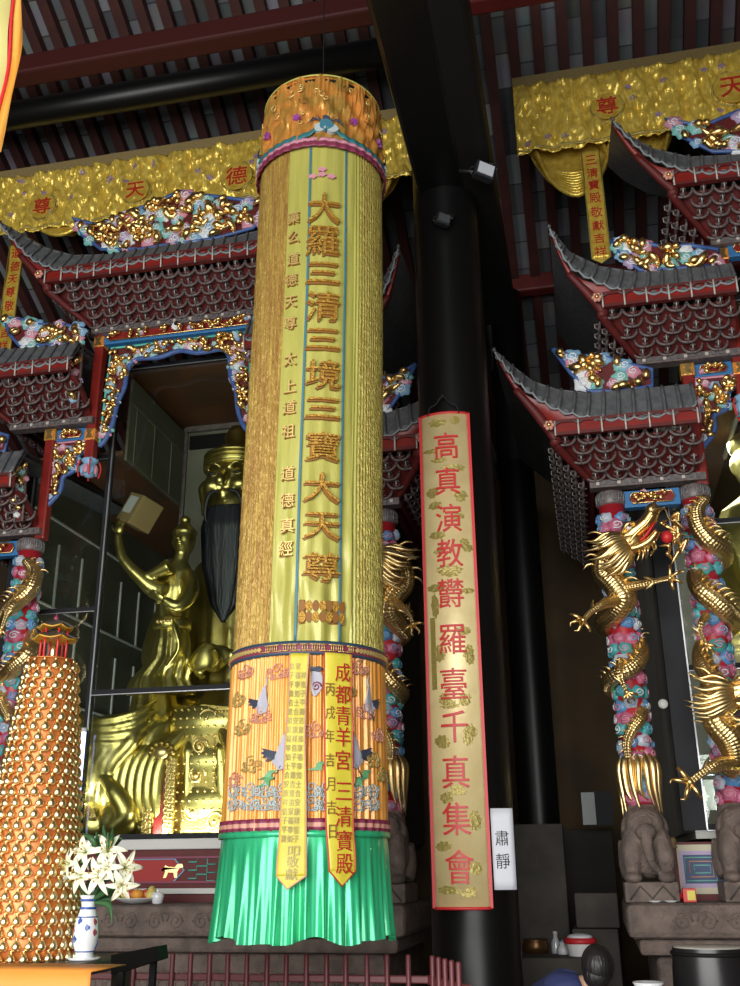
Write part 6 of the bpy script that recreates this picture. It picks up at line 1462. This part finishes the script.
leafpts = [((101,860),(104,840),(103,825)),((101,858),(110,842),(113,827)),((100,860),(92,840),(82,833)),((102,860),(116,842),(122,838)),((95,905),(88,895),(80,902)),((97,905),(106,890),(116,880)),((98,905),(112,892),(122,898)),((95,905),(100,888),(98,878)),((100,905),(108,905),(112,925)),((96,908),(84,890),(76,885)),((98,900),(104,880),(112,870)),((90,905),(86,890),(92,875)),((100,905),(115,885),(118,875)),((99,908),(110,900),(106,915)),((101,862),(98,845),(96,832)),((101,862),(106,848),(108,832))]
for (a, m_, c) in leafpts:
    A2, M2, C2 = V((vx, 4.95, vz+.26)) if a[1] > 880 else W(*a, 4.95), W(*m_, 4.95+rnd.uniform(-.06,.06)), W(*c, 4.95+rnd.uniform(-.08,.04)); sd = (C2-A2).cross(V((0,-1,0))).normalized()
    b = MB(); cp = catmull([A2, M2, C2], 5); n = len(cp); b.add([p+sd*q*.016*math.sin(PI*min(.97,.08+.9*i/(n-1)))+V((0,.004*abs(q),0)) for i, p in enumerate(cp) for q in (-1,0,1)], [(3*i+j, 3*i+j+1, 3*i+j+4, 3*i+j+3) for i in range(n-1) for j in (0,1)], 'leaf_green', True); b.build('leaf', t, solid=.0015)
# ------------------------------------------------------------------ fence of round red rods
FY = 6.9; mat('fence_red', (.16,.035,.04), .45)
t = thing('altar_fence', 'low dark red rail fence with round pickets below the green flounce', 'fence', (-2.1, FY, 0))
zr = W(300,978,FY).z; ztp = W(270,953,FY).z; xr1 = W(430,978,FY).x; e2 = W(466,986,6.3)
b = MB(); b.box(((-3.45+xr1)/2, FY, zr), (xr1+3.45, .05, .045), 'fence_red', bev=.008); b.build('top_rail', t); b = MB(); b.box(((-3.45+xr1)/2, FY, .2), (xr1+3.45, .05, .045), 'fence_red', bev=.008); b.build('bottom_rail', t)
def picket(x, y, zt):
    b = MB(); b.lathe((x,y,0), [(.017,0),(.017,zt-.01),(.012,zt)], 'fence_red', 10); b.build('picket', t)
for i, px in enumerate([118,137,156,175,193,212,230,249,269,288,308,328,347,368,388,409]): picket(W(px,953,FY).x, FY-.035, ztp)
x2, y2 = W(462,968,6.35).x, 6.35
for z in (zr, .2): b = MB(); b.bar((xr1,FY,z), (x2+.03,y2,z), .045, .05, 'fence_red'); b.build('return_rail', t)
for k in range(5): picket(xr1+(x2-xr1)*(k+.6)/5, FY+(y2-FY)*(k+.6)/5-.03, ztp)
# ------------------------------------------------------------------ offerings and small things
def plate_fruit():
    p = W(137,891,8.62); t = thing('offering_plate', 'white plate of fruit on the stone ledge right of the lilies', 'plate', (p.x, 8.62, 1.35)); b = MB(); b.lathe((p.x,8.62,1.352), [(.06,0),(.10,.01),(.20,.045),(.205,.05),(.10,.02),(.001,.015)], 'porcelain', 32); b.build('dish', t)
    mat('pear', (.6,.5,.12), .4); mat('apple', (.5,.08,.05), .3); mat('orange_fruit', (.75,.32,.04), .45)
    for i, (dx, dy, m_, lab) in enumerate(((-.12,-.02,'pear','yellow green pear at the left end of the offering plate'),(-.05,.03,'apple','dark red apple next to the left pear on the plate'),(.02,-.03,'orange_fruit','orange in the middle of the offering plate'),(.08,.03,'apple','dark red apple right of the orange on the plate'),(.14,-.01,'pear','yellow pear at the right end of the offering plate'))):
        c = V((p.x+dx, 8.62+dy, 1.43)); f = thing({'pear':'pear','apple':'apple','orange_fruit':'orange'}[m_], lab, 'fruit', c-V((0,0,.045)), None); b = MB()
        b.lathe(c, [(.002,-.042),(.03,-.045),(.05,-.015),(.052,.01),(.035,.035),(.012,.04),(.002,.034)] if m_ != 'pear' else [(.002,-.045),(.035,-.045),(.052,-.015),(.045,.015),(.028,.045),(.018,.062),(.002,.066)], m_, 18); b.build('flesh', f)
        b = MB(); b.tube([c+V((0,0,.034)), c+V((.006,0,.075))], .003, 'stone_dark', 5, 1); b.build('stalk', f)
plate_fruit()
def small(name, px, py, Y, z, prof, m_, label, cat, extra=None):
    x = W(px, py, Y).x; t = thing(name, label, cat, (x, Y, z)); b = MB(); b.lathe((x,Y,z), prof, m_, 24); b.build('body', t)
    if extra: extra(t, x, Y, z)
    return t
def knobx(m_, h, r):
    def f(t, x, Y, z): b = MB(); b.ell((x,Y,z+h), r, m_, 10, 8); b.build('lid_knob', t)
    return f
small('incense_cup', 158,893,8.6,1.35,[(.03,0),(.045,.01),(.055,.06),(.05,.09),(.02,.1)],'porcelain','small white covered cup right of the fruit plate','cup',knobx('porcelain',.108,.014))
zs = W(536,958,9.75).z
def top(t, x, Y, z): b = MB(); b.lathe((x,Y,z-.0), [(.10,0),(.12,.012),(.05,.008)], 'bracket_light', 20); b.build('saucer', t)
SZ = None
shelf = [o for o in C.objects if o.name.startswith('stone_shelf')][0]; SZ = max((shelf.matrix_world @ V(c)).z for c in shelf.bound_box); SZ = (W(515,958,9.6).z+W(590,958,9.6).z)/2
mat('bronze', (.16,.08,.03), .35, .7); mat('clear_bottle', (.55,.58,.6), .1, .1); mat('blue_plastic', (.03,.08,.35), .35)
small('incense_bowl',536,952,9.8,SZ+.002,[(.06,0),(.11,.03),(.12,.09),(.10,.12),(.115,.135),(.08,.13)],'bronze','round brown bowl on a pale saucer on the low stone shelf','bowl',top)
def cap(m_, h, r):
    def f(t, x, Y, z): b = MB(); b.lathe((x,Y,z+h), [(r,0),(r,.03),(.001,.032)], m_, 14); b.build('cap', t)
    return f
small('glass_bottle',556,948,9.8,SZ,[(.035,0),(.04,.02),(.04,.11),(.02,.15),(.018,.17)],'clear_bottle','clear glass bottle between the brown bowl and the small blue jar','bottle',cap('white_trim',.17,.02))
small('ceramic_jar',563.5,955,9.7,SZ,[(.03,0),(.05,.03),(.05,.07),(.025,.1),(.03,.12)],'porcelain','small pale blue jar next to the clear bottle','jar',knobx('sky_blue',.12,.02))
def rim(t, x, Y, z):
    b = MB(); b.lathe((x,Y,z+.13), [(.135,0),(.142,.012),(.135,.045),(.12,.045)], 'bright_red', 28); b.build('red_rim', t, label='red plastic rim')
    b = MB(); b.ell((x,Y,z+.18), (.11,.1,.03), 'cloud_white', 16, 8); b.build('contents', t)
small('plastic_tub',581,955,9.55,SZ-.01,[(.09,0),(.10,.02),(.125,.15),(.12,.17)],'white','white tub with a red rim at the foot of the stone block','tub',rim)
# offerings between the lions on the right
for px, py, r, m_, nm, lab, cat in ((664,893,.05,'bright_red','red_bundle','red cloth bundle on the plinth between the stone lions','cloth bundle'),(677,893,.045,'bright_red','red_bundle','smaller red bundle beside the first between the stone lions','cloth bundle')):
    x = W(px, py, 8.75).x; t = thing(nm, lab, cat, (x, 8.75, 1.35)); b = MB(); rnd = random.Random(px)
    for k in range(7): b.ell((x+rnd.uniform(-.03,.03), 8.75+rnd.uniform(-.02,.02), 1.375+rnd.uniform(0,.04)), (r*.7,r*.5,r*.5), m_, 10, 7)
    b.build('folded_cloth', t)
x = W(689,893,8.75).x; t = thing('incense_box', 'small red and yellow box on the plinth beside the right stone lion', 'box', (x, 8.75, 1.35)); b = MB(); b.box((x,8.75,1.40), (.10,.08,.10), 'bright_red', bev=.004); b.build('carton', t); b = MB(); b.box((x+.012,8.706,1.40), (.06,.006,.07), 'silk_yellow'); b.build('yellow_panel', t)
for px, lab in ((655,'small white saucer left of the red bundle on the plinth'),(671,'small white saucer between the red bundles on the plinth')): small('saucer',px,898,8.62,1.35,[(.03,0),(.05,.012),(.052,.016),(.02,.008)],'porcelain',lab,'saucer')
# drum with glossy dark shell
dx, dy = W(712,975,6.6).x, 6.6; mat('drum_shell', (.012,.011,.012), .32, bump=.1, bscale=6); dr = (W(752,960,6.6).x-W(676,960,6.6).x)/2
t = thing('temple_drum', 'glossy black round drum at the lower right corner', 'drum', (dx, dy, .45)); zt = W(712,951,6.3).z
b = MB(); b.lathe((dx,dy,0), [(dr*.93,zt-.62),(dr*1.04,zt-.5),(dr*1.08,zt-.3),(dr*1.03,zt-.1),(dr*.98,zt)], 'drum_shell', 48, caps=False); b.build('drum_shell', t)
b = MB(); b.lathe((dx,dy,0), [(dr*.98,zt-.004),(dr*.9,zt+.006),(.001,zt+.008)], 'bracket_light', 48); b.build('drum_skin', t)
b = MB()
for z_ in (zt-.03,): b.tube([(dx+dr*1.0*math.cos(2*PI*k/48), dy+dr*1.0*math.sin(2*PI*k/48), z_) for k in range(49)], .012, 'black_matte', 6, 1, raw=True)
b.build('nail_band', t)
for k in range(4): a = PI/4+k*PI/2; b = MB(); b.tube([(dx+dr*.7*math.cos(a), dy+dr*.7*math.sin(a), zt-.62), (dx+dr*.85*math.cos(a), dy+dr*.85*math.sin(a), 0)], .025, 'black_matte', 8, 1); b.build('leg', t)
small('white_bowl',648,981,6.2,W(648,984,6.2).z-.05,[(.03,0),(.06,.02),(.085,.06),(.08,.06),(.02,.02)],'porcelain','white bowl at the bottom edge left of the black drum','bowl')
t = thing('bowl_stand', 'dark wooden stand under the white bowl at the bottom edge', 'stand', (W(648,981,6.2).x, 6.2, 0)); zz_ = W(648,984,6.2).z-.052; b = MB(); b.box((t.location.x,6.2,zz_-.02), (.4,.35,.04), 'pav_dark', bev=.01); b.build('stand_top', t)
for a in (-.16,.16): b = MB(); b.box((t.location.x+a,6.2,(zz_-.04)/2), (.04,.3,zz_-.04), 'pav_dark'); b.build('leg', t)
# bending person with dark hair and blue shirt, only the head and back rise into view
mat('skin', (.45,.26,.17), .5); mat('hair', (.012,.010,.010), .45, bump=.4, bscale=60, bstretch=(1,1,.2)); mat('shirt_blue', (.025,.035,.12), .7, bump=.2, bscale=20); mat('trousers', (.02,.02,.025), .7)
hx_, hy_ = W(598,968,6.7).x, 6.7; hz_ = W(598,968,6.7).z
t = thing('person', 'person in a dark blue shirt bending over at the bottom edge, black hair', 'person', (hx_-.12, 6.8, 0))
by = 6.76; hp_ = V((hx_-.27, by+.36, .80)); shc = V((hx_-.19, by-.01, hz_-.15))
b = MB(); K = 'skin'
b.tube([hp_, hp_.lerp(shc,.5)+V((0,0,.01)), shc, V((hx_-.07,by-.03,hz_-.09)), V((hx_-.01,hy_,hz_-.04))], [.13,.12,.11,.055,.05], K, 20, 5); b.ell((hx_,hy_,hz_), (.082,.095,.11), K, 18, 14)
b.tube([(hx_+.03,hy_+.085,hz_-.02),(hx_+.035,hy_+.115,hz_-.05)], [.012,.02], K, 8, 2)
for q in (-1, 1):
    b.ell((hx_+q*.08,hy_-.01,hz_-.015), (.012,.022,.03), K, 8, 6)
    b.tube([hp_+V((q*.09,0,0)), V((hx_-.2+q*.1,by+.32,.45)), V((hx_-.25+q*.1,by+.40,.07))], [.10,.07,.045], K, 14, 5); b.ell((hx_-.25+q*.1,by+.32,.04), (.05,.13,.04), K, 10, 6)
    sh = shc+V((.02,q*.12,-.03)); el = sh+V((.06,q*.03,-.26)); wr_ = el+V((.20,-q*.03,-.10)); b.tube([sh, el, wr_], [.05,.038,.028], K, 12, 5)
    hand(b, wr_, V((1,0,-.3)), V((0,1,0)), 1.0, K, .4, q)
pb = b.build('body', t, remesh=.008)
b = MB(); b.ell((hx_,hy_-.012,hz_+.018), (.098,.108,.118), 'hair', 20, 14); b.ell((hx_-.01,hy_-.04,hz_-.035), (.082,.07,.08), 'hair', 14, 10); b.build('hair', t, label='short black hair')
b = MB(); b.tube([hp_+V((-.03,0,.0)), hp_.lerp(shc,.5)+V((0,0,.012)), shc+V((.0,0,.0)), V((hx_-.09,by-.03,hz_-.10))], [.165,.155,.145,.075], 'shirt_blue', 28, 6, fold=(.02,9))
for q in (-1, 1): sh = shc+V((.02,q*.12,-.03)); el = sh+V((.06,q*.03,-.26)); b.tube([sh, sh.lerp(el,.5), el], [.085,.07,.062], 'shirt_blue', 14, 4, fold=(.04,5))
b.build('shirt', t, label='dark blue shirt')
b = MB()
for q in (-1, 1): b.tube([hp_+V((q*.06,.03,.02)), V((hx_-.2+q*.1,by+.32,.45)), V((hx_-.25+q*.1,by+.40,.09))], [.15,.095,.075], 'trousers', 16, 5)
b.build('trousers', t, label='dark trousers')
for q in (-1, 1): b = MB(); b.ell((hx_+.03+q*.032,hy_+.086,hz_+.005), (.013,.008,.007), 'eye_white', 8, 6); b.ell((hx_+.03+q*.032,hy_+.093,hz_+.005), (.005,.004,.005), 'black', 6, 5); b.build('eye', t)
# finial post in front of the right case
p = W(673,850,9.0); t = thing('wooden_finial_post', 'short red post with tan knob between the left stone lion and maze panel', 'post', (p.x, 9.0, 1.35)); b = MB(); b.box((p.x,9.0,1.55), (.05,.05,.4), 'dark_red', bev=.005); b.build('shaft', t); b = MB(); b.lathe((p.x,9.0,1.75), [(.035,0),(.035,.02),(.018,.03),(.034,.05),(.034,.07),(.02,.085),(.001,.087)], 'cardboard', 16); b.build('knob', t, label='tan turned knob')
# ------------------------------------------------------------------ light
sc = bpy.context.scene
sc.view_settings.view_transform = 'Standard'; sc.view_settings.look = 'None'; sc.view_settings.gamma = 1; sc.view_settings.use_curve_mapping = False
sc.view_settings.exposure = 0.0
w = bpy.data.worlds.new('sky'); sc.world = w; w.use_nodes = True; bg = w.node_tree.nodes['Background']; bg.inputs[0].default_value = (.80,.88,1,1); bg.inputs[1].default_value = 1.2
def area(name, loc, rot, sx, sy, e, col=(1,1,1)):
    l = bpy.data.lights.new(name, 'AREA'); l.shape = 'RECTANGLE'; l.size = sx; l.size_y = sy; l.energy = e; l.color = col
    o = bpy.data.objects.new(name, l); C.objects.link(o); o.location = loc; o.rotation_euler = rot; return o
area('doorway_daylight', (-2.5, -3.8, 3.2), (math.radians(97), 0, 0), 11, 5.6, 1500, (1,.98,.94))

# light of the left tube, then unseen fills added inside the cases
area('case_tube_and_fill', (LC-1.2, 9.55, 2.0), (math.radians(150), math.radians(-25), 0), 1.0, .3, 90, (.92,.98,1))
area('case_tube_and_fill', (LC+.6, 9.5, 1.98), (math.radians(155), 0, 0), 1.6, .2, 22, (.95,1,.95))  # unseen fill, added to brighten the golden statues from below
area('case_tube_and_fill', (RC-.9, 9.6, 2.0), (math.radians(160), 0, 0), 1.0, .3, 45, (.95,1,1))  # added fill without a visible source, lightens the right case
area('case_tube_and_fill', (RC-.9, 10.6, 5.8), (0, 0, 0), 1.2, .8, 35, (.97,1,1))  # second fill added overhead to lighten the right case
